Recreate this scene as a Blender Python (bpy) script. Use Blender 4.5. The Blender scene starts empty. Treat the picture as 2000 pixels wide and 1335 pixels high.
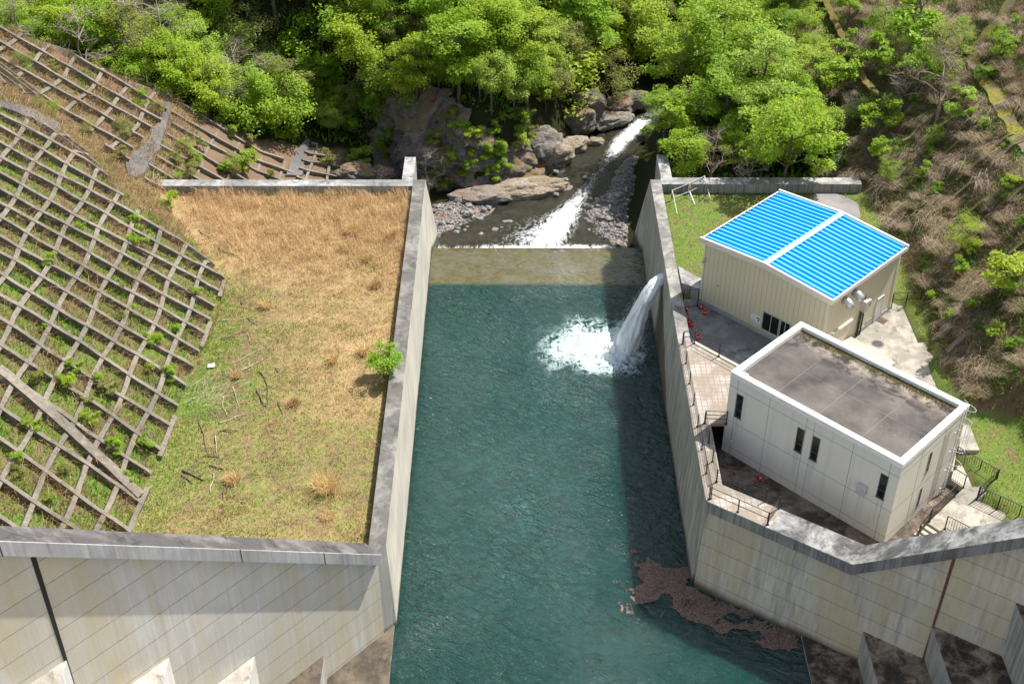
import bpy, bmesh, math, random
import numpy as np
from mathutils import Vector, Matrix, noise as mnoise

R = math.radians
scene = bpy.context.scene
# ------------------------------------------------------------------ camera, sky, sun, exposure
CAM_F, CAM_P, CAM_H = 2520.0, R(36.7), 60.0
cam_d = bpy.data.cameras.new('camera')
cam_d.sensor_width = 36.0
cam_d.lens = 36.0 * CAM_F / 2000.0
cam_d.clip_start = 0.5
cam_d.clip_end = 3000.0
cam = bpy.data.objects.new('camera', cam_d)
scene.collection.objects.link(cam)
cam.location = (0, 0, CAM_H)
cam.rotation_euler = (R(90) - CAM_P, 0, 0)
scene.camera = cam

SUN_EL, SUN_AZ = R(56.0), R(55.0)          # azimuth measured from +Y towards +X
world = bpy.data.worlds.new('World')
scene.world = world
world.use_nodes = True
wn = world.node_tree
bg = wn.nodes['Background']
sky = wn.nodes.new('ShaderNodeTexSky')
sky.sky_type = 'NISHITA'
sky.sun_disc = False
sky.sun_elevation = SUN_EL
sky.sun_rotation = SUN_AZ
# thin high cloud: the blue of the sky is part washed out to white
bw = wn.nodes.new('ShaderNodeRGBToBW'); wn.links.new(sky.outputs[0], bw.inputs[0])
cl_ = wn.nodes.new('ShaderNodeMix'); cl_.data_type = 'RGBA'; cl_.inputs[0].default_value = .5
wn.links.new(sky.outputs[0], cl_.inputs[6]); wn.links.new(bw.outputs[0], cl_.inputs[7])
wn.links.new(cl_.outputs[2], bg.inputs[0])
bg.inputs[1].default_value = 0.15
sun_l = bpy.data.lights.new('sun', 'SUN')
sun_l.energy = 4.4
sun_l.angle = R(0.5)
sun_l.color = (1.0, 0.955, 0.88)
sun = bpy.data.objects.new('sun', sun_l)
scene.collection.objects.link(sun)
sd = Vector((math.sin(SUN_AZ) * math.cos(SUN_EL), math.cos(SUN_AZ) * math.cos(SUN_EL), math.sin(SUN_EL)))
sun.rotation_euler = sd.to_track_quat('Z', 'Y').to_euler()
sun.location = (60, 60, 120)
scene.view_settings.view_transform = 'Standard'
scene.view_settings.look = 'None'
scene.view_settings.exposure = 0.95
scene.view_settings.gamma = 1.0

COL = scene.collection
rng = np.random.default_rng(7)
random.seed(7)

# ------------------------------------------------------------------ survey helpers
_c, _s = math.cos(CAM_P), math.sin(CAM_P)
def ray(px, py):
    x = (px - 1000) / CAM_F
    y = -(py - 667.5) / CAM_F
    return np.array([x, _c + y * _s, -_s + y * _c])
def at(px, py, z):
    d = ray(px, py)
    t = (z - CAM_H) / d[2]
    return np.array([0, 0, CAM_H]) + t * d
def onplane(px, py, P0, n):
    d = ray(px, py)
    C = np.array([0, 0, CAM_H])
    t = ((np.array(P0) - C) @ np.array(n)) / (d @ np.array(n))
    return C + t * d
def on(px, py, hc=0.0, wood=False):
    """first point of a sight line that is hc above the terrain"""
    d = ray(px, py)
    C = np.array([0, 0, CAM_H])
    t = np.arange(60.0, 330.0, 1.0)
    for st in (1.0, 1 / 24.0):
        P = C + t[:, None] * d
        hgt = H0(P[:, 0], P[:, 1])
        if wood: hgt = np.where(woodland(P[:, 0], P[:, 1]), hgt, -60.0)
        k = np.where(P[:, 2] < hgt + hc)[0]
        if len(k) == 0: return None if st == 1.0 else np.array([P[-1, 0], P[-1, 1], P[-1, 2] - hc])
        hit = P[k[0]]
        t = t[k[0]] - st + np.arange(0, 1.0001, 1 / 24.0)
    return np.array([hit[0], hit[1], hit[2] - hc])

# ------------------------------------------------------------------ object helpers
def tag(o, label=None, cat=None, group=None, kind=None):
    if label: o['label'] = label
    if cat: o['category'] = cat
    if group: o['group'] = group
    if kind: o['kind'] = kind
    return o
def empty(name, loc=(0, 0, 0), rz=0.0):
    o = bpy.data.objects.new(name, None)
    COL.objects.link(o)
    o.location = loc
    o.rotation_euler = (0, 0, rz)
    o.empty_display_size = 0.5
    return o
def link(name, me, parent=None, mat=None):
    o = bpy.data.objects.new(name, me)
    COL.objects.link(o)
    if parent: o.parent = parent
    if mat:
        if not me.materials: me.materials.append(mat)
        elif me.materials[0] != mat:
            o.material_slots[0].link = 'OBJECT'
            o.material_slots[0].material = mat
    return o
def npmesh(name, V, F, col=None, smooth=False):
    V = np.asarray(V, dtype=np.float32); F = np.asarray(F, dtype=np.int32)
    k = F.shape[1]
    me = bpy.data.meshes.new(name)
    me.vertices.add(len(V)); me.vertices.foreach_set('co', V.ravel())
    me.loops.add(F.size); me.loops.foreach_set('vertex_index', F.ravel())
    me.polygons.add(len(F))
    me.polygons.foreach_set('loop_start', np.arange(0, F.size, k, dtype=np.int32))
    me.polygons.foreach_set('loop_total', np.full(len(F), k, dtype=np.int32))
    if smooth: me.polygons.foreach_set('use_smooth', np.ones(len(F), dtype=bool))
    me.update(calc_edges=True)
    if col is not None:
        a = me.attributes.new('Col', 'FLOAT_COLOR', 'POINT')
        c = np.ones((len(V), 4), dtype=np.float32); c[:, :3] = col
        a.data.foreach_set('color', c.ravel())
    return me

class MB:
    """collects boxes, prisms and tubes for ONE mesh"""
    def __init__(s): s.v = []; s.f = []
    def add(s, vs, fs):
        b = len(s.v)
        s.v += [tuple(float(c) for c in p) for p in vs]
        s.f += [tuple(b + i for i in f) for f in fs]
        return s
    def box(s, x0, x1, y0, y1, z0, z1):
        return s.add([(x0, y0, z0), (x1, y0, z0), (x1, y1, z0), (x0, y1, z0), (x0, y0, z1), (x1, y0, z1), (x1, y1, z1), (x0, y1, z1)],
                     [(3, 2, 1, 0), (4, 5, 6, 7), (0, 1, 5, 4), (1, 2, 6, 5), (2, 3, 7, 6), (3, 0, 4, 7)])
    def loft(s, lo, hi):
        n = len(lo)
        fs = [tuple(range(n - 1, -1, -1)), tuple(range(n, 2 * n))]
        fs += [(i, (i + 1) % n, n + (i + 1) % n, n + i) for i in range(n)]
        return s.add(list(lo) + list(hi), fs)
    def prism(s, poly, z0, z1):
        a = sum(poly[i][0] * poly[(i + 1) % len(poly)][1] - poly[(i + 1) % len(poly)][0] * poly[i][1] for i in range(len(poly)))
        if a < 0: poly = poly[::-1]
        return s.loft([(p[0], p[1], z0) for p in poly], [(p[0], p[1], z1) for p in poly])
    def beam(s, a, b, w, h):
        """rectangular bar from a to b, w wide, h tall, centred"""
        a = Vector(a); b = Vector(b); d = (b - a).normalized()
        up = Vector((0, 0, 1)) if abs(d.z) < .95 else Vector((0, 1, 0))
        sd_ = d.cross(up).normalized(); up = sd_.cross(d)
        q = [a + sd_ * (w / 2 * i) + up * (h / 2 * j) for i, j in ((-1, -1), (1, -1), (1, 1), (-1, 1))]
        q2 = [p + (b - a) for p in q]
        return s.add(q + q2, [(0, 1, 2, 3), (7, 6, 5, 4), (0, 4, 5, 1), (1, 5, 6, 2), (2, 6, 7, 3), (3, 7, 4, 0)])
    def tube(s, path, rad, n=8, cap=True):
        path = [Vector(p) for p in path]
        if not hasattr(rad, '__len__'): rad = [rad] * len(path)
        b = len(s.v)
        for i, p in enumerate(path):
            d = (path[min(i + 1, len(path) - 1)] - path[max(i - 1, 0)]).normalized()
            u = d.cross(Vector((0, 0, 1)))
            if u.length < .05: u = d.cross(Vector((0, 1, 0)))
            u.normalize(); w = d.cross(u)
            for k in range(n):
                t = 2 * math.pi * k / n
                s.v.append(tuple(p + (u * math.cos(t) + w * math.sin(t)) * rad[i]))
        for i in range(len(path) - 1):
            for k in range(n):
                s.f.append((b + i * n + k, b + i * n + (k + 1) % n, b + (i + 1) * n + (k + 1) % n, b + (i + 1) * n + k))
        if cap:
            s.f.append(tuple(b + k for k in range(n - 1, -1, -1)))
            s.f.append(tuple(b + (len(path) - 1) * n + k for k in range(n)))
        return s
    def lathe(s, prof, n=16, c=(0, 0, 0)):
        b = len(s.v)
        for r, z in prof:
            for k in range(n):
                t = 2 * math.pi * k / n
                s.v.append((c[0] + r * math.cos(t), c[1] + r * math.sin(t), c[2] + z))
        for i in range(len(prof) - 1):
            for k in range(n):
                s.f.append((b + i * n + k, b + i * n + (k + 1) % n, b + (i + 1) * n + (k + 1) % n, b + (i + 1) * n + k))
        s.f.append(tuple(b + (len(prof) - 1) * n + k for k in range(n)))
        return s
    def mesh(s, name='m', smooth=False, bevel=0.0):
        me = bpy.data.meshes.new(name)
        me.from_pydata(s.v, [], s.f)
        bm = bmesh.new(); bm.from_mesh(me)
        bmesh.ops.recalc_face_normals(bm, faces=bm.faces)
        if bevel > 0:
            es = [e for e in bm.edges if len(e.link_faces) == 2 and e.calc_face_angle(0) > .5]
            bmesh.ops.bevel(bm, geom=es, offset=bevel, segments=1, affect='EDGES', clamp_overlap=True)
        bm.to_mesh(me); bm.free()
        if smooth:
            for p in me.polygons: p.use_smooth = True
        return me
    def build(s, name, mat, parent=None, smooth=False, bevel=0.0):
        return link(name, s.mesh(name, smooth, bevel), parent, mat)

# ------------------------------------------------------------------ materials
class NT:
    def __init__(s, name):
        s.m = bpy.data.materials.new(name); s.m.use_nodes = True
        s.t = s.m.node_tree; s.n = s.t.nodes; s.b = s.n['Principled BSDF']; s.out = s.n['Material Output']
        s.b.inputs['Specular IOR Level'].default_value = 0.3
        s._pos = None
    def lk(s, a, b): s.t.links.new(a, b); return b
    def setv(s, sock, v):
        if hasattr(v, 'is_output') or isinstance(v, bpy.types.NodeSocket): s.t.links.new(v, sock)
        elif isinstance(v, (tuple, list)) and len(v) == 3 and sock.type == 'RGBA': sock.default_value = (*v, 1)
        else: sock.default_value = v
    def pos(s):
        if not s._pos: s._pos = s.n.new('ShaderNodeNewGeometry')
        return s._pos.outputs['Position']
    def normal(s): s.pos(); return s._pos.outputs['Normal']
    def objco(s): return s.n.new('ShaderNodeTexCoord').outputs['Object']
    def rnd(s): return s.n.new('ShaderNodeObjectInfo').outputs['Random']
    def attr(s, nm, out='Color'):
        a = s.n.new('ShaderNodeAttribute'); a.attribute_name = nm; return a.outputs[out]
    def mapv(s, vec, scale=(1, 1, 1), loc=(0, 0, 0), rot=(0, 0, 0)):
        m = s.n.new('ShaderNodeMapping'); s.lk(vec, m.inputs[0])
        m.inputs['Scale'].default_value = scale; m.inputs['Location'].default_value = loc; m.inputs['Rotation'].default_value = rot
        return m.outputs[0]
    def noise(s, vec, scale=1.0, detail=4, rough=.55, dist=0.0):
        k = s.n.new('ShaderNodeTexNoise'); s.lk(vec, k.inputs['Vector'])
        k.inputs['Scale'].default_value = scale; k.inputs['Detail'].default_value = detail
        k.inputs['Roughness'].default_value = rough; k.inputs['Distortion'].default_value = dist
        return k.outputs[0]
    def voro(s, vec, scale=1.0, feature='F1', out=0):
        k = s.n.new('ShaderNodeTexVoronoi'); k.feature = feature; s.lk(vec, k.inputs['Vector']); k.inputs['Scale'].default_value = scale
        return k.outputs[out]
    def ramp(s, fac, stops):
        k = s.n.new('ShaderNodeValToRGB'); s.lk(fac, k.inputs[0]); e = k.color_ramp.elements
        while len(e) < len(stops): e.new(.5)
        for i, (p, c) in enumerate(stops):
            e[i].position = p
            e[i].color = (c, c, c, 1) if not hasattr(c, '__len__') else (*c[:3], 1)
        return k.outputs[0]
    def mix(s, fac, a, b, mode='MIX'):
        k = s.n.new('ShaderNodeMix'); k.data_type = 'RGBA'; k.blend_type = mode
        s.setv(k.inputs[0], fac); s.setv(k.inputs[6], a); s.setv(k.inputs[7], b)
        return k.outputs[2]
    def math(s, op, a, b=0.0, c=0.0):
        k = s.n.new('ShaderNodeMath'); k.operation = op
        s.setv(k.inputs[0], a); s.setv(k.inputs[1], b)
        if op in ('MULTIPLY_ADD', 'SMOOTH_MIN'): s.setv(k.inputs[2], c)
        return k.outputs[0]
    def maprange(s, v, a, b, c=0.0, d=1.0, smooth=False):
        k = s.n.new('ShaderNodeMapRange'); s.setv(k.inputs[0], v)
        if smooth: k.interpolation_type = 'SMOOTHSTEP'
        for i, x in enumerate((a, b, c, d)): k.inputs[i + 1].default_value = x
        return k.outputs[0]
    def sep(s, vec):
        k = s.n.new('ShaderNodeSeparateXYZ'); s.lk(vec, k.inputs[0]); return k.outputs
    def bump(s, h, strength=.4, dist=.05, nrm=None):
        k = s.n.new('ShaderNodeBump'); k.inputs['Strength'].default_value = strength; k.inputs['Distance'].default_value = dist
        s.lk(h, k.inputs['Height'])
        if nrm: s.lk(nrm, k.inputs['Normal'])
        return k.outputs[0]
    def done(s, color=None, rough=None, nrm=None, metal=None, spec=None):
        if color is not None: s.setv(s.b.inputs['Base Color'], color)
        if rough is not None: s.setv(s.b.inputs['Roughness'], rough)
        if nrm is not None: s.lk(nrm, s.b.inputs['Normal'])
        if metal is not None: s.b.inputs['Metallic'].default_value = metal
        if spec is not None: s.b.inputs['Specular IOR Level'].default_value = spec
        return s.m

def concrete(name, light, dark, stain=(.12, .115, .105), top=None, lines=None, ochre=None, local=False, streak=.5, topamt=.6, wet=None, topspot=None, topk=2.6, outlet=False):
    t = NT(name)
    P = t.objco() if local else t.pos()
    big = t.noise(P, .25, 5, .6)
    c = t.mix(t.ramp(big, [(.35, 0), (.68, 1)]), light, dark)
    st = t.noise(t.mapv(P, (3.2, 3.2, .11)), 1.0, 6, .7)
    st2 = t.noise(t.mapv(P, (10, 10, .35), (3, 1, 7)), 1.0, 4, .65)
    sm = t.math('MULTIPLY', t.ramp(st, [(.47, 0), (.66, 1)]), streak)
    c = t.mix(sm, c, stain)
    c = t.mix(t.math('MULTIPLY', t.ramp(st2, [(.52, 0), (.7, 1)]), streak * .55), c, stain)
    c = t.mix(t.math('MULTIPLY', t.ramp(t.noise(t.mapv(P, (2.2, 2.2, .12), (9, 4, 2)), 1.0, 4, .6), [(.55, 0), (.72, 1)]), .45), c, tuple(min(.75, x * 1.35) for x in light))
    if ochre:
        oc = t.noise(t.mapv(P, (.35, .35, .06), (5, 0, 0)), 1.0, 4, .6)
        c = t.mix(t.math('MULTIPLY', t.ramp(oc, [(.42, 0), (.62, 1)]), .75), c, ochre)
    z = t.sep(P)[2]
    hb = None
    if lines:
        fr = t.math('FRACT', t.math('DIVIDE', t.math('ADD', z, 40.0), lines))
        ln = t.math('LESS_THAN', fr, .028)
        c = t.mix(t.math('MULTIPLY', ln, .62), c, (.08, .075, .065))
        # each lift of concrete has its own tint
        lift = t.math('FLOOR', t.math('DIVIDE', t.math('ADD', z, 40.0), lines))
        wn_ = t.n.new('ShaderNodeTexWhiteNoise'); wn_.noise_dimensions = '1D'; t.lk(lift, wn_.inputs['W'])
        c = t.mix(t.math('MULTIPLY', wn_.outputs[0], .28), c, stain)
        hb = t.math('SUBTRACT', 1.0, ln)
    if top:
        up = t.math('GREATER_THAN', t.sep(t.normal())[2], .55)
        tp = t.ramp(t.noise(P, .45, 8, .74, .3), [(.45, 0), (.62, 1)])
        tc = t.mix(tp, top, tuple(min(.7, x * topk) for x in top))
        tc = t.mix(t.ramp(t.noise(t.mapv(P, (1, 1, 1), (13, 5, 0)), .75, 7, .7, .4), [(.54, 0), (.62, .8)]), tc, tuple(x * .38 for x in top))
        tc = t.mix(t.ramp(t.noise(P, 4.5, 3, .7), [(.58, 0), (.72, .6)]), tc, tuple(min(.7, x * 1.5) for x in topspot or top))
        c = t.mix(t.math('MULTIPLY', up, topamt), c, tc)
    if wet:   # dark algae band where the wall stands in the water
        wz = t.math('ADD', z, t.math('MULTIPLY', t.math('SUBTRACT', big, .5), 1.2))
        c = t.mix(t.maprange(wz, -8.0, wet, .92, 0, True), c, (.035, .036, .026))
    if outlet:   # brown wet fan on the wall below and beside the outlet
        y_ = t.math('ADD', t.sep(P)[1], t.math('MULTIPLY', t.math('SUBTRACT', st, .5), 2.2))
        lim = t.math('MULTIPLY_ADD', y_, .56, -52.6)
        m1 = t.math('MULTIPLY', t.maprange(t.math('SUBTRACT', lim, z), 0.0, .7, 0, 1, True), t.maprange(y_, 92.4, 91.6, 0, 1, True))
        c = t.mix(t.math('MULTIPLY', m1, .82), c, t.mix(st2, (.035, .028, .02), (.12, .085, .05)))
    fine = t.noise(P, 14, 4, .7)
    c = t.mix(.22, c, t.mix(fine, (0.02,) * 3, (.95,) * 3), 'OVERLAY')
    b1 = t.bump(fine, .25, .03)
    if hb is not None: b1 = t.bump(hb, .6, .03, b1)
    return t.done(c, .88, b1)

def plain(name, col, rough=.6, metal=0.0, var=.12, scale=3.0, local=True, spec=.4):
    t = NT(name)
    P = t.objco() if local else t.pos()
    n = t.noise(P, scale, 5, .65)
    c = t.mix(t.math('MULTIPLY', t.ramp(n, [(.4, 0), (.75, 1)]), 1.0), col, tuple(x * (1 - var * 3) for x in col))
    return t.done(c, rough, t.bump(t.noise(P, 30, 3), .12, .01), metal, spec)

M = {}
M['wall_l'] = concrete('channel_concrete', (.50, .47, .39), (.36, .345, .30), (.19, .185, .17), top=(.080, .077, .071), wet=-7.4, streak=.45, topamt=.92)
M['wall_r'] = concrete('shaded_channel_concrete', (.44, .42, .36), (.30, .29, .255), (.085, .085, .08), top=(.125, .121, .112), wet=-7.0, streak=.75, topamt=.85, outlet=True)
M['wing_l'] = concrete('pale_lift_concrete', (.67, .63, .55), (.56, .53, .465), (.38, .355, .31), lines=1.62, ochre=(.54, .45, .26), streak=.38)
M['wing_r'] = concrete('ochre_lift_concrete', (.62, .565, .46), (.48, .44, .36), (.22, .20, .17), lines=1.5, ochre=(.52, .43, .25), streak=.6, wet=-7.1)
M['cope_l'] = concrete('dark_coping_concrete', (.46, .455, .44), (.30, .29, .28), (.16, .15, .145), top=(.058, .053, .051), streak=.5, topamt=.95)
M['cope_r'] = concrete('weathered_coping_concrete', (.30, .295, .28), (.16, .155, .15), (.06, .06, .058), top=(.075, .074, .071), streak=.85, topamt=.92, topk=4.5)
M['step'] = concrete('stepped_apron_concrete', (.45, .43, .39), (.27, .26, .24), (.08, .075, .07), top=(.040, .030, .020), streak=.6, topamt=.96, topk=9, topspot=(.09, .06, .03))
M['step_dark'] = concrete('dark_apron_concrete', (.42, .40, .36), (.25, .24, .22), (.08, .075, .07), top=(.050, .040, .028), streak=.5, topamt=.96, topk=2.6, topspot=(.11, .08, .045))
M['step_dusty'] = concrete('dusty_apron_concrete', (.56, .54, .50), (.40, .385, .35), (.2, .19, .175), top=(.26, .235, .195), streak=.35, topamt=.9, topk=2.0)
M['frame'] = concrete('grid_beam_concrete', (.225, .195, .155), (.12, .105, .083), (.055, .05, .042), streak=.5)
M['cross'] = concrete('cross_wall_concrete', (.36, .355, .34), (.22, .22, .21), (.07, .07, .068), top=(.17, .167, .158), streak=.8, topamt=.85)
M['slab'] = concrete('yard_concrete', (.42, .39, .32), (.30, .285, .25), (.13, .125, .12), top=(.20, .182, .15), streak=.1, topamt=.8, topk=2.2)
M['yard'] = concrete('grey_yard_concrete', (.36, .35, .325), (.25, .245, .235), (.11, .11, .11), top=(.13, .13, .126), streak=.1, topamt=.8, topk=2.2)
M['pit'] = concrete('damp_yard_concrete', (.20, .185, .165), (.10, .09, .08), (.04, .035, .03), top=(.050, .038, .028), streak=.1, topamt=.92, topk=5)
M['step_pale'] = concrete('pale_step_concrete', (.47, .42, .33), (.39, .35, .28), (.22, .2, .17), streak=.1)
M['drain'] = concrete('dark_drain_concrete', (.15, .14, .14), (.085, .08, .08), (.05, .048, .046), streak=.2)
M['patch'] = concrete('path_concrete', (.24, .225, .22), (.15, .14, .14), (.09, .08, .08), streak=.1)

def tile_mat():
    t = NT('deck_tiles')
    P = t.pos()
    br = t.n.new('ShaderNodeTexBrick'); t.lk(t.mapv(P, (1, 1, 1), (0, 0, 0), (0, 0, 0)), br.inputs[0])
    br.offset = 0.0
    br.inputs['Scale'].default_value = 1.0; br.inputs['Brick Width'].default_value = .42; br.inputs['Row Height'].default_value = .42; br.inputs['Mortar Size'].default_value = .03
    br.inputs['Color1'].default_value = (.40, .36, .33, 1); br.inputs['Color2'].default_value = (.34, .305, .28, 1); br.inputs['Mortar'].default_value = (.24, .19, .14, 1)
    silt = t.ramp(t.noise(P, .55, 5, .6), [(.40, 0), (.52, 1)])
    c = t.mix(t.math('MULTIPLY', silt, .85), br.outputs[0], t.mix(t.noise(P, 5, 4), (.205, .165, .125), (.26, .215, .165)))
    return t.done(c, .85, t.bump(br.outputs[1], .3, .02))
M['tile'] = tile_mat()

def ground_mat():
    """Col: R straw, G fresh green, B dark forest floor"""
    t = NT('ground_soil')
    P = t.pos(); a = t.sep(t.attr('Col'))
    n1 = t.noise(P, .9, 6, .65); n2 = t.noise(P, 4.0, 5, .7); n3 = t.noise(P, 11, 4, .7)
    soil = t.mix(n2, (.115, .075, .048), (.24, .165, .11))
    green = t.mix(n3, (.055, .10, .014), (.16, .25, .045))
    straw = t.mix(n3, (.20, .125, .055), (.56, .41, .22))
    straw = t.mix(t.ramp(n1, [(.38, .55), (.56, 0)]), straw, (.16, .11, .05))
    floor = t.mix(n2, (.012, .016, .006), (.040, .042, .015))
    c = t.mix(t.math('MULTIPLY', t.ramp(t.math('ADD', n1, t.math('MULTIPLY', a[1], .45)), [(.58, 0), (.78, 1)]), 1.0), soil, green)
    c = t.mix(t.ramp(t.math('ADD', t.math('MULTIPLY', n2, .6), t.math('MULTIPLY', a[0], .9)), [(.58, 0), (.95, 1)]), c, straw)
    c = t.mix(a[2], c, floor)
    return t.done(c, .95, t.bump(t.math('ADD', n2, n3), .8, .12), spec=.1)
M['ground'] = ground_mat()

def grass_mat(name, trans=.35):
    t = NT(name)
    c = t.attr('Col')
    d = t.n.new('ShaderNodeBsdfTranslucent'); t.lk(c, d.inputs[0])
    mx = t.n.new('ShaderNodeMixShader'); mx.inputs[0].default_value = trans
    t.done(c, .8, spec=.12)
    t.lk(t.b.outputs[0], mx.inputs[1]); t.lk(d.outputs[0], mx.inputs[2]); t.lk(mx.outputs[0], t.out.inputs[0])
    return t.m
M['grass'] = grass_mat('grass_blades')

def leaf_mat(name, a, b, trans=.48):
    """every tree its own tint between a and b; every leaf a little off that"""
    t = NT(name)
    c = t.mix(t.rnd(), a, b)
    v = t.sep(t.attr('Col'))[0]
    c = t.mix(v, t.mix(.30, c, (.03, .08, .006)), t.mix(.35, c, (.50, .58, .08)))
    d = t.n.new('ShaderNodeBsdfTranslucent'); t.lk(t.mix(.5, c, (.50, .62, .02)), d.inputs[0])
    mx = t.n.new('ShaderNodeMixShader'); mx.inputs[0].default_value = trans
    t.done(c, .55, spec=.25)
    t.lk(t.b.outputs[0], mx.inputs[1]); t.lk(d.outputs[0], mx.inputs[2]); t.lk(mx.outputs[0], t.out.inputs[0])
    return t.m
M['leaf_bright'] = leaf_mat('spring_leaves', (.29, .45, .02), (.21, .41, .02))
M['leaf_yellow'] = leaf_mat('yellow_green_leaves', (.40, .49, .03), (.34, .46, .025))
M['leaf_pale'] = leaf_mat('pale_green_leaves', (.37, .50, .10), (.30, .46, .07))
M['leaf_mid'] = leaf_mat('mid_green_leaves', (.20, .39, .02), (.26, .40, .028))
M['leaf_dark'] = leaf_mat('dark_green_leaves', (.11, .27, .016), (.15, .30, .02))
M['leaf_olive'] = leaf_mat('olive_budding_leaves', (.20, .20, .055), (.23, .21, .10))
M['bark'] = plain('bark', (.13, .11, .09), .9, 0, .2, 6)
M['twig'] = plain('grey_twigs', (.33, .28, .22), .9, 0, .15, 2)
M['twig_pink'] = plain('pinkish_twigs', (.30, .22, .18), .9, 0, .15, 2)
M['deadwood'] = plain('dead_wood', (.17, .12, .085), .9, 0, .2, 4)
M['deadwood_pale'] = plain('bleached_dead_wood', (.45, .37, .26), .9, 0, .2, 4)

def rock_mat(name, a, b, moss=.4, leaf=0.0):
    t = NT(name)
    P = t.pos()
    n = t.noise(P, 1.1, 7, .68); f = t.noise(t.mapv(P, (1, 1, 2.4)), 3.4, 6, .7)
    c = t.mix(t.ramp(n, [(.35, 0), (.65, 1)]), a, b)
    c = t.mix(t.ramp(f, [(.36, .85), (.52, 0)]), c, tuple(x * .3 for x in a))
    up = t.ramp(t.sep(t.normal())[2], [(.35, 0), (.85, 1)])
    ms = t.math('MULTIPLY', t.math('MULTIPLY', up, t.ramp(t.noise(P, .8, 5, .6), [(.45, 0), (.6, 1)])), moss)
    c = t.mix(ms, c, (.10, .12, .022))
    if leaf:
        c = t.mix(t.math('MULTIPLY', t.math('MULTIPLY', up, t.ramp(t.noise(P, .55, 4, .6, .4), [(.40, 0), (.55, 1)])), leaf), c, t.mix(t.noise(P, 12, 3), (.20, .085, .045), (.34, .17, .10)))
    return t.done(c, .85, t.bump(t.math('ADD', n, f), .9, .25))
M['rock_dark'] = rock_mat('dark_cliff_rock', (.115, .11, .10), (.215, .205, .185), .95, .55)
M['rock_tan'] = rock_mat('tan_water_worn_rock', (.27, .235, .18), (.38, .335, .265), .25, .3)
M['rock_grey'] = rock_mat('grey_boulder_rock', (.19, .18, .17), (.30, .285, .26), .35, .35)
M['stone'] = rock_mat('river_stones', (.17, .165, .165), (.33, .31, .29), .05)
def gravel_mat():
    t = NT('gravel_bed')
    P = t.pos()
    v = t.voro(P, 4.2, 'F1', 1); d = t.voro(P, 4.2, 'F1', 0)
    c = t.mix(t.sep(v)[0], (.12, .115, .115), (.36, .335, .31))
    c = t.mix(t.ramp(d, [(.45, 0), (.75, .8)]), c, (.05, .045, .04))
    c = t.mix(t.math('MULTIPLY', t.ramp(t.noise(P, .45, 5, .65), [(.46, 0), (.62, 1)]), .75), c, t.mix(t.noise(P, 9, 3), (.20, .10, .07), (.40, .26, .19)))
    return t.done(c, .9, t.bump(t.math('SUBTRACT', 1.0, d), .9, .12))
M['gravel'] = gravel_mat()

M['black_steel'] = plain('black_painted_steel', (.012, .012, .013), .45, 0, .1, 3, spec=.5)
M['white_steel'] = plain('galvanised_steel', (.52, .53, .54), .4, .6, .08, 3)
M['white_paint'] = plain('white_parapet_paint', (.78, .77, .74), .6, 0, .05, 1.5)
M['glass'] = plain('dark_window_glass', (.008, .016, .015), .04, 0, .02, 1, spec=.35)
M['alu'] = plain('window_aluminium', (.11, .112, .11), .4, .3, .05, 3)
M['pale_alu'] = plain('pale_window_frame', (.45, .45, .44), .4, .3, .05, 3)
M['red'] = plain('red_cone_plastic', (.55, .025, .03), .5, 0, .06, 5)
M['white_tape'] = plain('white_reflective_tape', (.75, .74, .72), .5, 0, .04, 5)
M['yellow'] = plain('yellow_plastic', (.70, .50, .02), .5, 0, .06, 5)
M['black_plastic'] = plain('black_plastic', (.02, .02, .02), .5, 0, .06, 5)
M['paper'] = plain('white_sheet', (.8, .8, .78), .7, 0, .03, 5)
M['rope'] = plain('straw_rope', (.42, .33, .20), .9, 0, .1, 9)
M['rust'] = plain('rusty_grate', (.14, .075, .05), .8, 0, .2, 5)
M['iron'] = plain('cast_iron', (.07, .068, .065), .7, .2, .2, 6)
M['grey_box'] = plain('grey_steel_box', (.42, .41, .38), .5, .1, .06, 3)
M['door'] = plain('pale_steel_door', (.55, .56, .55), .5, .1, .05, 2)
M['moss_dark'] = concrete('dark_mossy_beam', (.13, .11, .045), (.08, .065, .03), (.04, .035, .025), streak=.4)
M['moss'] = concrete('mossy_beam', (.22, .165, .035), (.13, .09, .03), (.05, .045, .03), streak=.4)

def facade_mat():
    t = NT('panel_facade')
    P = t.objco()
    c = t.mix(t.noise(P, .5, 5, .6), (.70, .68, .62), (.62, .60, .55))
    st = t.noise(t.mapv(P, (2.2, 2.2, .13)), 1, 4, .6)
    c = t.mix(t.math('MULTIPLY', t.ramp(st, [(.52, 0), (.72, 1)]), .25), c, (.33, .315, .27))
    z = t.sep(P)[2]; x = t.sep(P)[0]
    for xc, w, z0 in ((1.0, .30, 3.62), (6.1, .33, 3.62), (7.36, .33, 3.62), (12.6, .32, 3.6), (11.33, .36, 3.3)):
        mk = t.math('MULTIPLY', t.maprange(t.math('ABSOLUTE', t.math('SUBTRACT', x, xc)), w, w * .6), t.math('MULTIPLY', t.math('LESS_THAN', z, z0), t.maprange(z, z0 - 2.6, z0 - .2, 0, 1)))
        c = t.mix(t.math('MULTIPLY', mk, t.maprange(t.noise(t.mapv(P, (9, 9, .3)), 1, 3, .6), .4, .65, .0, .55)), c, (.27, .24, .19))
    c = t.mix(t.math('MULTIPLY', t.maprange(z, -1.9, -2.6, 0, 1, True), t.ramp(st, [(.3, .3), (.65, .8)])), c, (.22, .21, .15))
    return t.done(c, .8, t.bump(t.noise(P, 18, 3), .12, .01))
M['facade'] = facade_mat()
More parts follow.
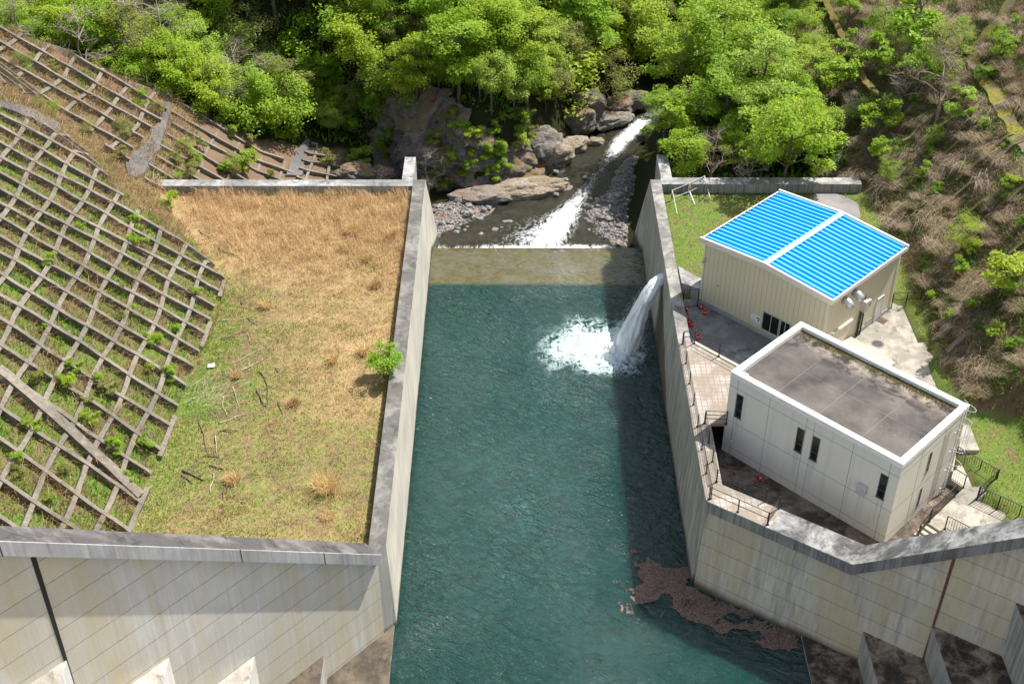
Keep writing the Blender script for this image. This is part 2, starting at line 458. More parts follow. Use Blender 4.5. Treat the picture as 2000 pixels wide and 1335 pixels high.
def roof_mat():
    t = NT('flat_roof_membrane')
    P = t.objco()
    n = t.noise(P, .35, 6, .62)
    c = t.mix(t.ramp(n, [(.3, 0), (.7, 1)]), (.045, .039, .036), (.150, .130, .115))
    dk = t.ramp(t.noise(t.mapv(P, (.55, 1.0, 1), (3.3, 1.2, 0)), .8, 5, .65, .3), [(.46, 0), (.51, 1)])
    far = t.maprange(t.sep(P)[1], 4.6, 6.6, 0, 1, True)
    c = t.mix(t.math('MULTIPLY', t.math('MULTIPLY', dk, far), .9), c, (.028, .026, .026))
    sp = t.ramp(t.voro(P, 5.5), [(.07, 1), (.12, 0)])
    right = t.math('MULTIPLY', t.maprange(t.sep(P)[0], 6.5, 11, 0, 1, True), t.ramp(t.noise(P, .9, 3), [(.42, 0), (.6, 1)]))
    c = t.mix(t.math('MULTIPLY', sp, right), c, (.55, .54, .5))
    tan = t.math('MULTIPLY', t.maprange(t.sep(P)[1], 6.0, 7.2, 0, 1, True), t.ramp(t.noise(P, .8, 5, .6), [(.42, 0), (.55, 1)]))
    c = t.mix(t.math('MULTIPLY', tan, .75), c, (.33, .27, .21))
    return t.done(c, .9, t.bump(t.noise(P, 9, 5), .25, .02))
M['roof_flat'] = roof_mat()
def siding_mat():
    t = NT('cream_metal_siding')
    P = t.objco()
    s_ = t.sep(P)
    fx = t.math('FRACT', t.math('MULTIPLY', t.math('ADD', s_[0], t.math('ADD', s_[1], 20.0)), 2.3))
    gr = t.math('LESS_THAN', fx, .10)
    c = t.mix(t.noise(t.mapv(P, (1, 1, .2)), 1.2, 4), (.60, .55, .41), (.55, .50, .37))
    c = t.mix(t.math('MULTIPLY', gr, .38), c, (.22, .195, .13))
    return t.done(c, .5, t.bump(t.math('SUBTRACT', 1.0, gr), .8, .03), spec=.35)
M['siding'] = siding_mat()
M['trim'] = plain('cream_trim', (.66, .62, .53), .5, 0, .04, 2)
M['blue_roof'] = plain('blue_folded_roof', (.008, .37, .84), .38, .0, .03, .6, spec=.5)
M['blue_cap'] = plain('pale_blue_ridge_cap', (.30, .60, .86), .4, 0, .04, 1)
M['foundation'] = plain('foundation_concrete', (.34, .34, .33), .85, 0, .1, 1)

# ------------------------------------------------------------------ terrain
YE = np.array([28., 62, 66, 72, 78, 84, 88, 90, 94, 98, 104, 112, 125, 200])
XT = np.array([-27., -25.4, -25.1, -24.9, -24.3, -24.0, -24.1, -24.6, -26.6, -29.0, -33.0, -32.0, -31.8, -31.8])
def x_toe(y): return np.interp(y, YE, XT)
def xt_near(y): return np.interp(y, [28, 62, 78, 90, 130], [-26.2, -25.2, -24.4, -24.3, -24.3])
TL = 0.80
E0, E1 = np.array([-48.0, 113.8]), np.array([-18.6, 126.9])
eD = (E1 - E0) / np.linalg.norm(E1 - E0); eN = np.array([-eD[1], eD[0]])
CB = np.array([(-90, 165), (-48, 131), (-32, 137), (-22, 135.0), (-14.5, 127), (-10, 122.5), (-4, 120.5), (2.5, 124.5), (6, 131), (9, 138), (13.5, 145.5), (22, 155), (45, 175)], float)
RB = np.array([(12.6, 100), (12.6, 116), (13.6, 126), (16.2, 134), (21.5, 141), (30, 151), (50, 170)], float)
def sdist(x, y, L):
    """signed distance to a polyline, positive on its left side"""
    x = np.asarray(x, float); y = np.asarray(y, float)
    best = np.full(np.broadcast(x, y).shape, 1e9); sg = np.zeros_like(best)
    for a, b in zip(L[:-1], L[1:]):
        d = b - a; l2 = d @ d
        t = np.clip(((x - a[0]) * d[0] + (y - a[1]) * d[1]) / l2, 0, 1)
        ex = x - a[0] - t * d[0]; ey = y - a[1] - t * d[1]
        q = ex * ex + ey * ey
        cr = d[0] * ey - d[1] * ex
        m = q < best - 1e-9
        best = np.where(m, q, best); sg = np.where(m, np.sign(cr), sg)
    return np.sqrt(best) * np.where(sg == 0, 1, sg)
def x_toe_r(y): return np.interp(y, [28, 64, 72.5, 74, 80, 100, 110, 200], [38.5, 38.5, 37.0, 34.2, 33.3, 33.6, 33.4, 33.4])
def right_rise(s):
    """right hillside profile: two benches"""
    s = np.asarray(s, float)
    return np.interp(s, [-60, 0, 3.0, 4.3, 9.3, 11.0, 17, 19, 60], [-54, 0, 2.9, 3.2, 8.4, 8.7, 14.6, 14.9, 52])
def bed_z(x, y):
    return np.where(np.asarray(y) > 106, np.interp(y, [106, 112, 130, 160, 200], [-9.3, -9.8, -10.2, -11, -12]), -14.0)
WL_P, WL_D = np.array([-8.67, 58.10]), np.array([-.67, -.743]); WL_D = WL_D / np.linalg.norm(WL_D); WL_N = np.array([-WL_D[1], WL_D[0]])
WR_P, WR_D = np.array([13.10, 62.93]), np.array([.83, -.557]); WR_D = WR_D / np.linalg.norm(WR_D); WR_N = np.array([WR_D[1], -WR_D[0]])
WL_N = np.array([.743, -.67]); WR_N = np.array([-.557, -.83])
YARD = [(13.7, 106 - 18), (13.7, 62), (22, 57.5), (33, 60), (33.2, 64), (31, 70), (32.5, 80), (32.0, 88)]
def inpoly(x, y, poly):
    x = np.asarray(x, float); y = np.asarray(y, float)
    r = np.zeros(np.broadcast(x, y).shape, bool)
    n = len(poly)
    for i in range(n):
        (x1, y1), (x2, y2) = poly[i], poly[(i + 1) % n]
        if y1 == y2: continue
        c = ((y1 > y) != (y2 > y)) & (x < (x2 - x1) * (y - y1) / (y2 - y1) + x1)
        r ^= c
    return r
def left_bank(x, y):
    """near facet, the cut face behind its nose, and the set back upper facet"""
    f1 = -.9 + TL * (xt_near(y) - x)
    f2 = -.9 + 1.23 * (-.854 * (x + 24.4) - .524 * (y - 90.2))
    return np.maximum(np.minimum(f1, f2), -.9 + TL * (-32.0 - x))
def H0(x, y):
    x = np.asarray(x, float); y = np.asarray(y, float)
    # left bank
    A = left_bank(x, y)
    dE = (x - E0[0]) * eN[0] + (y - E0[1]) * eN[1]
    tE = (x - E0[0]) * eD[0] + (y - E0[1]) * eD[1]
    zb = np.where(x < -15, np.interp(x, [-90, -22, -15], [26, -7.5, -9.5]), bed_z(x, y))
    xr = x - eN[0] * dE; yr = y - eN[1] * dE
    zr = left_bank(xr, yr)
    left_far = np.maximum(zb, zr - .95 * dE)
    L = np.where(dE > 0, left_far, A)
    L = np.where(y < 105.3, np.maximum(L, -.9), np.maximum(L, zb))
    # far bank
    dl = sdist(x, y, CB)
    far = zb + np.interp(dl, [-.01, 0, 3.2, 6, 12, 60], [-20, 0, 7.4, 9.0, 12.8, 46])
    # right bank
    dr = -sdist(x, y, RB)
    pr_ = -.9 + right_rise(x - x_toe_r(y))
    rb = bed_z(x, y) + np.interp(dr, [-.01, 0, 1.6, 3.5, 9, 60], [-20, .4, 4.6, 5.4, 6.4, 9])
    Rr = np.where(y > 105.3, np.maximum(rb, np.where(dr > 0, pr_, -50)), np.maximum(pr_, -.95))
    Rr = np.where((y <= 105.3) & (y < 74), np.maximum(pr_, np.interp(y, [60, 74], [-1.9, -1.35])), Rr)
    Rr = np.where((y <= 105.3) & inpoly(x, y, YARD), -3.4, Rr)
    z = np.where(x < -8.9, L, np.where((x > 13.45) & (y <= 105.3), Rr, -14.0))
    river = np.where(x < 2, np.maximum(bed_z(x, y), np.where(x < -8.9, L, -50)), bed_z(x, y))
    z = np.where(y > 105.3, np.maximum(np.maximum(river, np.where(dl > 0, far, -50)), np.where(dr > 0, Rr, -50)), z)
    # in front of the two wing walls lies the basin
    fl = (x - WL_P[0]) * WL_N[0] + (y - WL_P[1]) * WL_N[1]
    fr = (x - WR_P[0]) * WR_N[0] + (y - WR_P[1]) * WR_N[1]
    z = np.where((x < -8.9) & (fl > -.9), -14.0, z)
    z = np.where((x > 13.45) & (fr > -1.1), -14.0, z)
    return z

def woodland(x, y):
    """where trees root beyond the left slope: past its rim and back from the cliff edge"""
    dE = (x - E0[0]) * eN[0] + (y - E0[1]) * eN[1]
    return (dE > 2.2) & ((sdist(x, y, CB) > 2.4) | (x < -24)) | ((x > 10) & (y > 106.5))
def build_terrain():
    xs = np.concatenate([np.arange(-84, -9.6, .75), [-9.15], [-8.6], np.arange(-8, 12.8, 1.3), [13.05], [13.8], np.arange(14.4, 84, .75)])
    ys = np.concatenate([np.arange(26, 104.6, .75), [105.0], [105.6], np.arange(106.2, 185, .8)])
    X, Y = np.meshgrid(xs, ys)
    Z = H0(X, Y)
    nz = np.array([mnoise.noise(Vector((a * .35, b * .35, 0))) * .28 + mnoise.noise(Vector((a * 1.1, b * 1.1, 5))) * .14 for a, b in zip(X.ravel(), Y.ravel())]).reshape(X.shape)
    far = Y > 107
    calm = (Z < -13) | ((np.abs(Z + .95) < .12) & ~far)
    bank = (X < x_toe(Y) - .4) & (X < -20)
    Z = Z + nz * np.where(calm, .25, np.where(bank, 1.15, np.where(far, 1.3, .6)))
    hid = (Z < -13)
    col = np.zeros((*X.shape, 3))
    terr = (X < -9) & (X > x_toe(Y) - .3) & (Y < 105)
    # terrace: bleached reeds at the far end, straw mixed with green nearer
    straw = np.interp(Y, [58, 66, 80, 88, 93, 104], [.60, .46, .56, .66, .90, 1.0]) + .3 * np.clip((X + 17) / 7, -.6, 1) * (Y > 72)
    col[..., 0] = np.where(terr, np.clip(straw, 0, 1), 0)
    dt = X - x_toe(Y)
    col[..., 1] = np.where(terr, np.clip(.95 - dt / 5, .42, 1) * np.interp(Y, [76, 86, 96], [1, .6, .1]), 0)
    ls = (X < x_toe(Y)) & (Y < 122) & (X < -9)
    col[..., 1] = np.where(ls, np.interp(Y, [60, 93, 98, 110], [.50, .45, .18, .1]), col[..., 1])
    col[..., 0] = np.where(ls, .30, col[..., 0])
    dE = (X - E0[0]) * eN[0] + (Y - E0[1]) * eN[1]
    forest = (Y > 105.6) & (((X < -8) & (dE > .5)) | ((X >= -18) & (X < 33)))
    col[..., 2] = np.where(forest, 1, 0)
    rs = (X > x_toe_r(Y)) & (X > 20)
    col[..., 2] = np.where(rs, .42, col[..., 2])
    rg = (X > 13.4) & (X < x_toe_r(Y)) & (Y < 105.4)
    col[..., 0] = np.where(rg, .34, col[..., 0]); col[..., 1] = np.where(rg, .62, col[..., 1])
    ny, nx = X.shape
    idx = np.arange(nx * ny).reshape(ny, nx)
    F = np.stack([idx[:-1, :-1], idx[:-1, 1:], idx[1:, 1:], idx[1:, :-1]], -1).reshape(-1, 4)
    V = np.stack([X, Y, Z], -1).reshape(-1, 3)
    keep = ~(hid.ravel()[F].all(1))
    me = npmesh('hillside_ground', V, F[keep], col.reshape(-1, 3), True)
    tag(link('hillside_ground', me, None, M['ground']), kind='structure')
build_terrain()
MB().prism([(-900, -300), (900, -300), (900, 26), (-900, 26)], -16, -14.2).prism([(-900, 26), (900, 26), (900, 900), (-900, 900)], -16.5, -14.6).build('valley_floor', M['ground'])
tag(bpy.data.objects['valley_floor'], kind='structure')

# ------------------------------------------------------------------ water
def pool_mat():
    t = NT('pool_water')
    P = t.pos(); s_ = t.sep(P)
    deep = t.mix(t.noise(P, .12, 3), (.002, .025, .0195), (.0035, .039, .031))
    # water grows shallow over the sill: its weedy bed shows through
    edge = t.math('ADD', s_[1], t.math('MULTIPLY', t.math('SUBTRACT', t.noise(t.mapv(P, (1, 1.6, 1)), 1.2, 4), .5), .5))
    k = t.maprange(edge, 99.9, 100.7, 0, 1, True)
    bedn = t.noise(t.mapv(P, (1.0, 2.6, 1)), 2.2, 5, .65)
    bed = t.mix(t.ramp(bedn, [(.35, 0), (.65, 1)]), (.055, .050, .020), (.120, .108, .042))
    bed = t.mix(t.ramp(t.noise(P, .5, 4), [(.45, 0), (.65, .6)]), bed, (.12, .115, .095))
    c = t.mix(k, deep, bed)
    # wind chop
    rp = t.mapv(P, (1, 1, 1), (0, 0, 0), (0, 0, R(22)))
    w1 = t.noise(t.mapv(rp, (.85, 1.6, 1)), .80, 2, .5, .9)
    w2 = t.noise(t.mapv(rp, (1.2, 2.1, 1), (4, 2, 0)), 1.45, 3, .55, 1.2)
    w3 = t.noise(t.mapv(rp, (1, 1.5, 1), (1, 7, 0)), 5.0, 2, .5, .5)
    crease = t.math('ABSOLUTE', t.math('SUBTRACT', w2, .5))
    amp = t.maprange(edge, 98, 101, 1.0, .40)
    h = t.math('ADD', t.math('MULTIPLY', w1, 1.0), t.math('ADD', t.math('MULTIPLY', crease, .75), t.math('MULTIPLY', w3, .13)))
    h = t.math('MULTIPLY', h, amp)
    t.b.inputs['IOR'].default_value = 1.62
    t.b.subsurface_method = 'BURLEY'
    t.b.inputs['Subsurface Weight'].default_value = .9
    t.b.inputs['Subsurface Radius'].default_value = (.6, 1.0, .9)
    t.b.inputs['Subsurface Scale'].default_value = .9
    return t.done(c, .05, t.bump(h, 1.0, .55), spec=.5)
M['pool'] = pool_mat()
PZ = -8.0
def grid_sheet(name, xs, ys, zf, mat, col=None, mask=None):
    X, Y = np.meshgrid(xs, ys); Z = zf(X, Y)
    ny, nx = X.shape; idx = np.arange(nx * ny).reshape(ny, nx)
    F = np.stack([idx[:-1, :-1], idx[:-1, 1:], idx[1:, 1:], idx[1:, :-1]], -1).reshape(-1, 4)
    if mask is not None: F = F[mask(X, Y).ravel()[F].all(1)]
    return link(name, npmesh(name, np.stack([X, Y, Z], -1).reshape(-1, 3), F, None, True), None, mat)
def wave(X, Y):
    ca, sa_ = math.cos(R(22)), math.sin(R(22))
    out = np.zeros(X.size)
    for i, (x, y) in enumerate(zip(X.ravel(), Y.ravel())):
        u, v = x * ca + y * sa_, (-x * sa_ + y * ca) * 1.7
        w = mnoise.noise(Vector((u * .42, v * .42, 0))) * .12 + mnoise.noise(Vector((u * 1.0, v * 1.0, 3))) * .085
        w += (.5 - abs(mnoise.noise(Vector((u * 1.5, v * 1.5, 8))))) * .085
        out[i] = w
    out = out.reshape(X.shape) * np.clip((101.6 - Y) / 2.5, .25, 1)
    return PZ - .03 + out
pool = grid_sheet('pool_water', np.arange(-9.0, 27.2, .17), np.arange(44.0, 106.66, .17), wave, M['pool'],
                  mask=lambda X, Y: (X < 13.9) | (Y < 66))
wide = MB().add([(-60, 15, PZ - .4), (60, 15, PZ - .4), (60, 66, PZ - .4), (-60, 66, PZ - .4)], [(0, 1, 2, 3)]).build('basin_water', M['pool'])
tag(wide, kind='structure')
tag(pool, kind='structure')
# sill: concrete weir body behind the thin overflow
sill = MB().loft([(-8.9, 98.5, -13.5), (13.6, 98.5, -13.5), (13.6, 107.6, -13.5), (-8.9, 107.6, -13.5)],
                 [(-8.9, 100.4, -8.12), (13.6, 100.4, -8.12), (13.6, 106.62, -8.03), (-8.9, 106.62, -8.03)]).build('weir_sill', M['step'])
tag(sill, 'long submerged concrete weir sill crossing the channel between the two tall walls', 'weir')

RIV = np.array([(2.5, 106.0), (4.0, 111), (5.9, 116), (8.3, 121.5), (10.4, 127), (12.6, 132.5), (16, 138.5), (22, 146), (34, 158)], float)
def riv_c(v):
    return np.stack([np.interp(v, np.linspace(0, 1, len(RIV)), RIV[:, 0]), np.interp(v, np.linspace(0, 1, len(RIV)), RIV[:, 1])], -1)
def river_mat():
    t = NT('river_water')
    P = t.pos()
    a = t.sep(t.attr('Col'))              # R: how broken the flow is, G: across, B: along
    fl = t.n.new('ShaderNodeCombineXYZ'); t.lk(a[1], fl.inputs[0]); t.lk(a[2], fl.inputs[1])
    fv = t.mapv(fl.outputs[0], (22, 22, 1))
    n = t.noise(fv, 1.0, 6, .7, .6)
    n2 = t.noise(P, 2.2, 5, .7, .5)
    dark = t.mix(t.noise(P, .5, 4), (.010, .011, .008), (.038, .032, .016))
    lace = t.math('SUBTRACT', 1.0, t.math('MULTIPLY', t.math('ABSOLUTE', t.math('SUBTRACT', n, .5)), 6.5))
    lace2 = t.math('SUBTRACT', 1.0, t.math('MULTIPLY', t.math('ABSOLUTE', t.math('SUBTRACT', n2, .5)), 6.0))
    fv_ = t.math('ADD', t.math('MULTIPLY', a[0], .80), t.math('ADD', t.math('MULTIPLY', t.math('MAXIMUM', lace, -1.0), .34), t.math('MULTIPLY', t.math('MAXIMUM', lace2, -1.0), .30)))
    foam = t.ramp(fv_, [(.76, 0), (1.36, 1)])
    c = t.mix(foam, dark, (.66, .69, .70))
    h = t.math('ADD', n2, t.math('MULTIPLY', foam, .6))
    return t.done(c, t.mix(foam, (.08,) * 3, (.6,) * 3), t.bump(h, .9, .22))
M['river'] = river_mat()
def build_river():
    nv, nu = 190, 44
    V = []; C = []
    for i in range(nv):
        v = i / (nv - 1); p = riv_c(v); q = riv_c(min(1, v + .01)) - riv_c(max(0, v - .01)); q = q / np.linalg.norm(q); sN = np.array([q[1], -q[0]])
        wl = np.interp(v, [0, .08, .16, .26, .36, .5, .7, 1], [11.6, 10.5, 7.5, 7.2, 5.2, 4.0, 2.4, 2.2]); wr = np.interp(v, [0, .1, .22, .4, .55, 1], [10.6, 7.0, 4.0, 2.8, 2.2, 2.2])
        for j in range(nu):
            u = j / (nu - 1)
            off = -wl + u * (wl + wr)
            xy = p + sN * off if v > .03 else np.array([p[0] + off, p[1] + .1 * 0])
            z = np.interp(xy[1], [106, 107.5, 112, 130, 160], [-8.95, -9.0, -9.35, -9.9, -10.6])
            z += .10 * mnoise.noise(Vector((xy[0] * .9, xy[1] * .9, 0)))
            run = math.exp(-(off / (1.5 if v < .3 else 1.1)) ** 2)
            k = run * np.interp(v, [0, .05, .12, .22, .30, .38, .44, .52, .60, .68, .74, .8, 1], [.35, .5, .75, .9, .7, .5, .42, .45, .9, 1.05, .8, .3, .3])
            k += .50 * np.interp(v, [0, .04, .12, .2, .26], [.7, .95, 1.0, .5, 0]) * math.exp(-((off + 1.8) / 4.2) ** 2)
            if xy[1] < 109.2: k = max(k, np.interp(xy[1], [107.9, 109.2], [1.25, .3]) * np.interp(xy[0], [-9, 3, 9, 11], [.62, 1, .9, .35]))
            V.append((xy[0], xy[1], z)); C.append((k, u, v))
    idx = np.arange(nv * nu).reshape(nv, nu)
    F = np.stack([idx[:-1, :-1], idx[:-1, 1:], idx[1:, 1:], idx[1:, :-1]], -1).reshape(-1, 4)
    tag(link('river_water', npmesh('river_water', V, F, np.array(C), True), None, M['river']), kind='structure')
build_river()

# ------------------------------------------------------------------ channel walls
def wall_body(name, xo, xi_top, xi_bot, y0o, y0i, y1, label):
    m = MB()
    ztop, zb = 0.0, -12.0
    lo = [(xo, y0o, zb), (xi_bot, y0i + (.42 if xo < xi_top else 0), zb), (xi_bot, y1, zb), (xo, y1, zb)]
    hi = [(xo, y0o, ztop), (xi_top, y0i, ztop), (xi_top, y1, ztop), (xo, y1, ztop)]
    if xo > xi_top: lo = lo[::-1]; hi = hi[::-1]
    m.loft(lo, hi)
    # raked toe at the downstream end, leaning out into the river bed
    sg = 1 if xo < xi_top else -1
    xb2 = xi_bot + sg * .75
    tri_lo = [(xi_bot - sg * .9, y1 - .2, -11.5), (xi_bot + .001 * sg, y1 - .2, -11.5), (xb2, 110.2, -11.5), (xi_bot - sg * .9, 110.2, -11.5)]
    tri_hi = [(xi_top - sg * .9, y1 - .21, -.01), (xi_top - .01 * sg, y1 - .21, -.01), (xi_top - .012 * sg, y1 + .05, -.01), (xi_top - sg * .9, y1 + .05, -.01)]
    if sg < 0: tri_lo = tri_lo[::-1]; tri_hi = tri_hi[::-1]
    m.loft(tri_lo, tri_hi)
    return m
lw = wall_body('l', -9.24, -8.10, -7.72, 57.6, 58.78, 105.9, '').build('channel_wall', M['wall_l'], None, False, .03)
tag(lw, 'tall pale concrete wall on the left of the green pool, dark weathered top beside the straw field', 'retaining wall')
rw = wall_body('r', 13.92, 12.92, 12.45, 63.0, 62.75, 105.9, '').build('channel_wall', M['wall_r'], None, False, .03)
tag(rw, 'tall streaked concrete wall on the shady right side of the pool, with the water jet coming out of it', 'retaining wall')
cl = MB().box(-35.2, -9.23, 104.72, 105.92, -11, -.004).build('cross_wall', M['cross'], None, False, .03)
tag(cl, 'pale low concrete cross wall behind the orange reed field, running left to the gridded slope', 'retaining wall')
cr = MB().box(13.91, 32.6, 105.05, 106.3, -11, -.004).build('cross_wall', M['cross'], None, False, .03)
tag(cr, 'dark fronted concrete cross wall behind the blue roofed shed, running right to the hillside', 'retaining wall')
st = MB().box(-10.32, -9.26, 105.9, 110.3, -11, .004).build('wall_stub', M['cross'], None, False, .03)
tag(st, 'short grey wall stub sticking out behind the far end of the left pool wall', 'wall stub')
st = MB().box(13.96, 15.02, 106.28, 110.7, -11, .004).build('wall_stub', M['cross'], None, False, .03)
tag(st, 'short grey wall stub sticking out behind the far end of the right pool wall', 'wall stub')

# wing walls of the basin (level lines run obliquely, tops follow the dam face)
def wing(P, D, N, slope, s_flat, smax, mat_face, mat_cope, over, width, fas, thick, labels, bat=0.0):
    D3 = lambda s_, off, z: (P[0] + D[0] * s_ + N[0] * off, P[1] + D[1] * s_ + N[1] * off, z)
    root = empty('wing_wall', (0, 0, 0))
    tag(root, labels, 'retaining wall')
    top = lambda s_: max(0, s_ - s_flat) * slope
    st_ = [-.05 if s_flat == 0 else -.02, s_flat, smax] if s_flat else [-.05, smax]
    f = MB()
    B3 = lambda s_, z: D3(s_, bat * (-.95 - z), z)
    prof = [(s_, top(s_) - fas + .05) for s_ in st_]
    front = [B3(st_[0], -12.5)] + [B3(s_, z) for s_, z in prof] + [B3(st_[-1], -12.5)]
    back = [D3(st_[0], -thick, -12.5)] + [D3(s_, -thick - max(0, bat * z), z) for s_, z in prof] + [D3(st_[-1], -thick, -12.5)]
    f.loft(back, front)
    f.build('face', mat_face, root)
    c = MB()
    for a, b in zip(st_[:-1], st_[1:]):
        for lo_s, hi_s in ((a, b),):
            q = []
            for s_ in (lo_s, hi_s):
                z = top(s_)
                q.append([D3(s_, over, z - fas), D3(s_, over - width, z - fas), D3(s_, over - width, z), D3(s_, over, z)])
            c.loft(q[0], q[1])
    c.build('coping', mat_cope, root, False, .025)
    return root, D3, top
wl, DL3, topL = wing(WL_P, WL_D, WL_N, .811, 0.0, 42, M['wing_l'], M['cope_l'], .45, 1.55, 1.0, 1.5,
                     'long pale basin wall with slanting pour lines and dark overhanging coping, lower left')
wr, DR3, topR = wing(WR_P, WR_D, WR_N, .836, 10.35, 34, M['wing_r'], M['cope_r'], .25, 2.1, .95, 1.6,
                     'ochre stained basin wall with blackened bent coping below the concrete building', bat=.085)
# vertical construction joints on both wing walls
j = MB()
for s_, z0, z1 in ((20.75, -2, 15.6),):
    j.loft([DL3(s_ - .05, .004, z0), DL3(s_ + .05, .004, z0), DL3(s_ + .13, .004, z1), DL3(s_ - .13, .004, z1)],
           [DL3(s_ - .05, .02, z0), DL3(s_ + .05, .02, z0), DL3(s_ + .13, .02, z1), DL3(s_ - .13, .02, z1)])
j.build('construction_joint', M['black_plastic'], wl)
j = MB()
s_ = 15.95
o0, o1 = .085 * (-.95 + 9), .085 * (-.95 - 3.6)
j.loft([DR3(s_ - .06, o0 - .1, -9), DR3(s_ + .06, o0 - .1, -9), DR3(s_ + .10, o1 - .1, 3.6), DR3(s_ - .10, o1 - .1, 3.6)],
       [DR3(s_ - .06, o0 + .02, -9), DR3(s_ + .06, o0 + .02, -9), DR3(s_ + .10, o1 + .02, 3.6), DR3(s_ - .10, o1 + .02, 3.6)])
j.build('construction_joint', M['rust'], wr)
# open joints across the copings
j = MB()
for s_ in (22.2, 10.0, 4.4):
    z = topL(s_)
    j.loft([DL3(s_ - .03, .46, z - 1.0), DL3(s_ - .03, .455, z - .0), DL3(s_ - .03, -1.12, z), DL3(s_ - .03, -1.1, z - .6)],
           [DL3(s_ + .03, .46, z - 1.0 + .05), DL3(s_ + .03, .455, z + .055), DL3(s_ + .03, -1.12, z + .055), DL3(s_ + .03, -1.1, z - .55)])
j.build('coping_joint', M['iron'], wl)

# stepped apron at the foot of the dam: tops level, risers facing the pool
def ystep(P, N, x): return P[1] + (P[0] - x) * N[0] / N[1]
P0L = (WL_P[0], WL_P[1], 0); nL = (WL_N[0], WL_N[1], 0)
P0R = (WR_P[0], WR_P[1], -.95); nR = (WR_N[0], WR_N[1], .085)
tl = [onplane(*q, P0L, nL) for q in ((770, 1252), (633, 1278), (497, 1280), (330, 1283), (130, 1287))]
tl[0][0] = -8.0; tl[0][2] = -7.85
lab = ['lowest dark topped apron step at the left pool edge', 'second apron step from the left pool edge, black stained top', 'middle apron step at the left basin wall, pale dusty top',
       'fourth apron step at the left basin wall, pale speckled top', 'outermost apron step at bottom left beside the dark joint']
for i, p in enumerate(tl):
    x0 = p[0]; x1 = tl[i + 1][0] - .06 if i + 1 < len(tl) else p[0] - 6
    m = MB().prism([(x0, 20), (x0, ystep(WL_P, WL_N, x0) + .12), (x1, ystep(WL_P, WL_N, x1) + .12), (x1, 20)], -14, p[2])
    tag(m.build('apron_step', M['step_dark'] if i in (0, 1) else M['step_dusty'], None, False, .05), lab[i], 'step', 'apron steps at the left basin wall')
tr = [onplane(*q, P0R, nR) for q in ((1565, 1238), (1686, 1232), (1820, 1220), (1984, 1176))]
tr[0][2] = max(tr[0][2], -7.75)
print('steps', [p.round(2) for p in tr])
lab = ['lowest apron step at the right basin wall, brown stained top beside floating leaves', 'second apron step on the right, leaf covered top and pale riser',
       'third apron step on the right, black and white blotched top', 'outermost apron step in the bottom right corner with tall lined riser']
for i, p in enumerate(tr):
    x0 = p[0]; x1 = tr[i + 1][0] + .06 if i + 1 < len(tr) else p[0] + 7
    m = MB().prism([(x0, 20), (x0, ystep(WR_P, WR_N, x0) + .9), (x1, ystep(WR_P, WR_N, x1) + .9), (x1, 20)], -14, p[2])
    tag(m.build('apron_step', M['step'], None, False, .05), lab[i], 'step', 'apron steps at the right basin wall')

# ------------------------------------------------------------------ yard levels on the right bank
def slab(name, pts, z, th, mat, bevel=.02):
    o = MB().prism(pts, z - th, z).build(name, mat, None, False, bevel)
    return tag(o, kind='structure')
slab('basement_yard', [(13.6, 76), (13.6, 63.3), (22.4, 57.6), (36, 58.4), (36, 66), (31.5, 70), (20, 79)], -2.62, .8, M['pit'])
DRV = -1.28
edge = [at(*q, DRV)[:2] for q in ((1775, 597), (1790, 612), (1797, 640), (1805, 655), (1812, 672), (1810, 684), (1826, 696), (1833, 716), (1850, 733), (1868, 752), (1885, 772))]
slab('driveway', [(13.5, 80.0), (13.5, 88.6), (23, 96.0), (31.9, 87.3)] + [tuple(p) for p in edge] + [(30.9, 67.0), (21.05, 76.7), (18.9, 75.0)], DRV, 1.6, M['slab'])
slab('grey_apron', [(13.7, 80.4), (13.7, 88.0), (15.6, 87.6), (25.4, 77.9), (21.4, 76.5), (18.95, 75.25)], DRV + .006, .3, M['yard'], 0)
slab('tiled_deck', [(12.97, 80.45), (12.97, 70.75), (15.45, 70.75), (19.3, 75.05), (13.93, 80.45)], .012, .32, M['tile'])
slab('tiled_walkway', [(12.97, 70.74), (12.97, 62.74), (16.75, 60.18), (17.85, 61.85), (14.25, 64.35), (14.25, 70.74)], .010, .32, M['tile'])
kb = MB().loft([(14.0, 80.35, -1.2), (19.3, 75.05, -1.2), (19.5, 75.25, -1.2), (14.2, 80.55, -1.2)], [(14.0, 80.35, .10), (19.3, 75.05, .10), (19.5, 75.25, .10), (14.2, 80.55, .10)]).build('deck_kerb', M['step_pale'], None, False, .02)
tag(kb, 'pale kerb wall along the edge of the tiled deck, above the grey driveway', 'kerb')
PL = -2.05
G = lambda x, y: (1780 + x / 4.768, 780 + y / 4.768)
pz = [at(*G(*q), PL)[:2] for q in ((345, 728), (455, 597), (640, 690), (790, 775), (690, 870), (610, 935), (980, 1105), (1080, 1190), (600, 1330), (270, 1225), (125, 1130), (165, 1130), (400, 905), (485, 822))]
slab('stair_plaza', [tuple(p) for p in pz], PL, .5, M['slab'])
wb = [at(*G(*q), PL + .006)[:2] for q in ((450, 600), (592, 690), (500, 770), (480, 815), (343, 725))]
slab('white_landing', [tuple(p) for p in wb], PL + .012, .12, M['step_pale'])
# pale raised slab behind the corner of the building
rs = [at(*G(*q), -1.15)[:2] for q in ((440, 470), (635, 468), (550, 250), (470, 225))]
o = MB().prism([tuple(p) for p in rs], -2.6, -1.15).build('raised_slab', M['slab'], None, False, .03)
tag(o, 'wedge shaped raised concrete slab behind the ladder corner, edged by grass', 'slab')
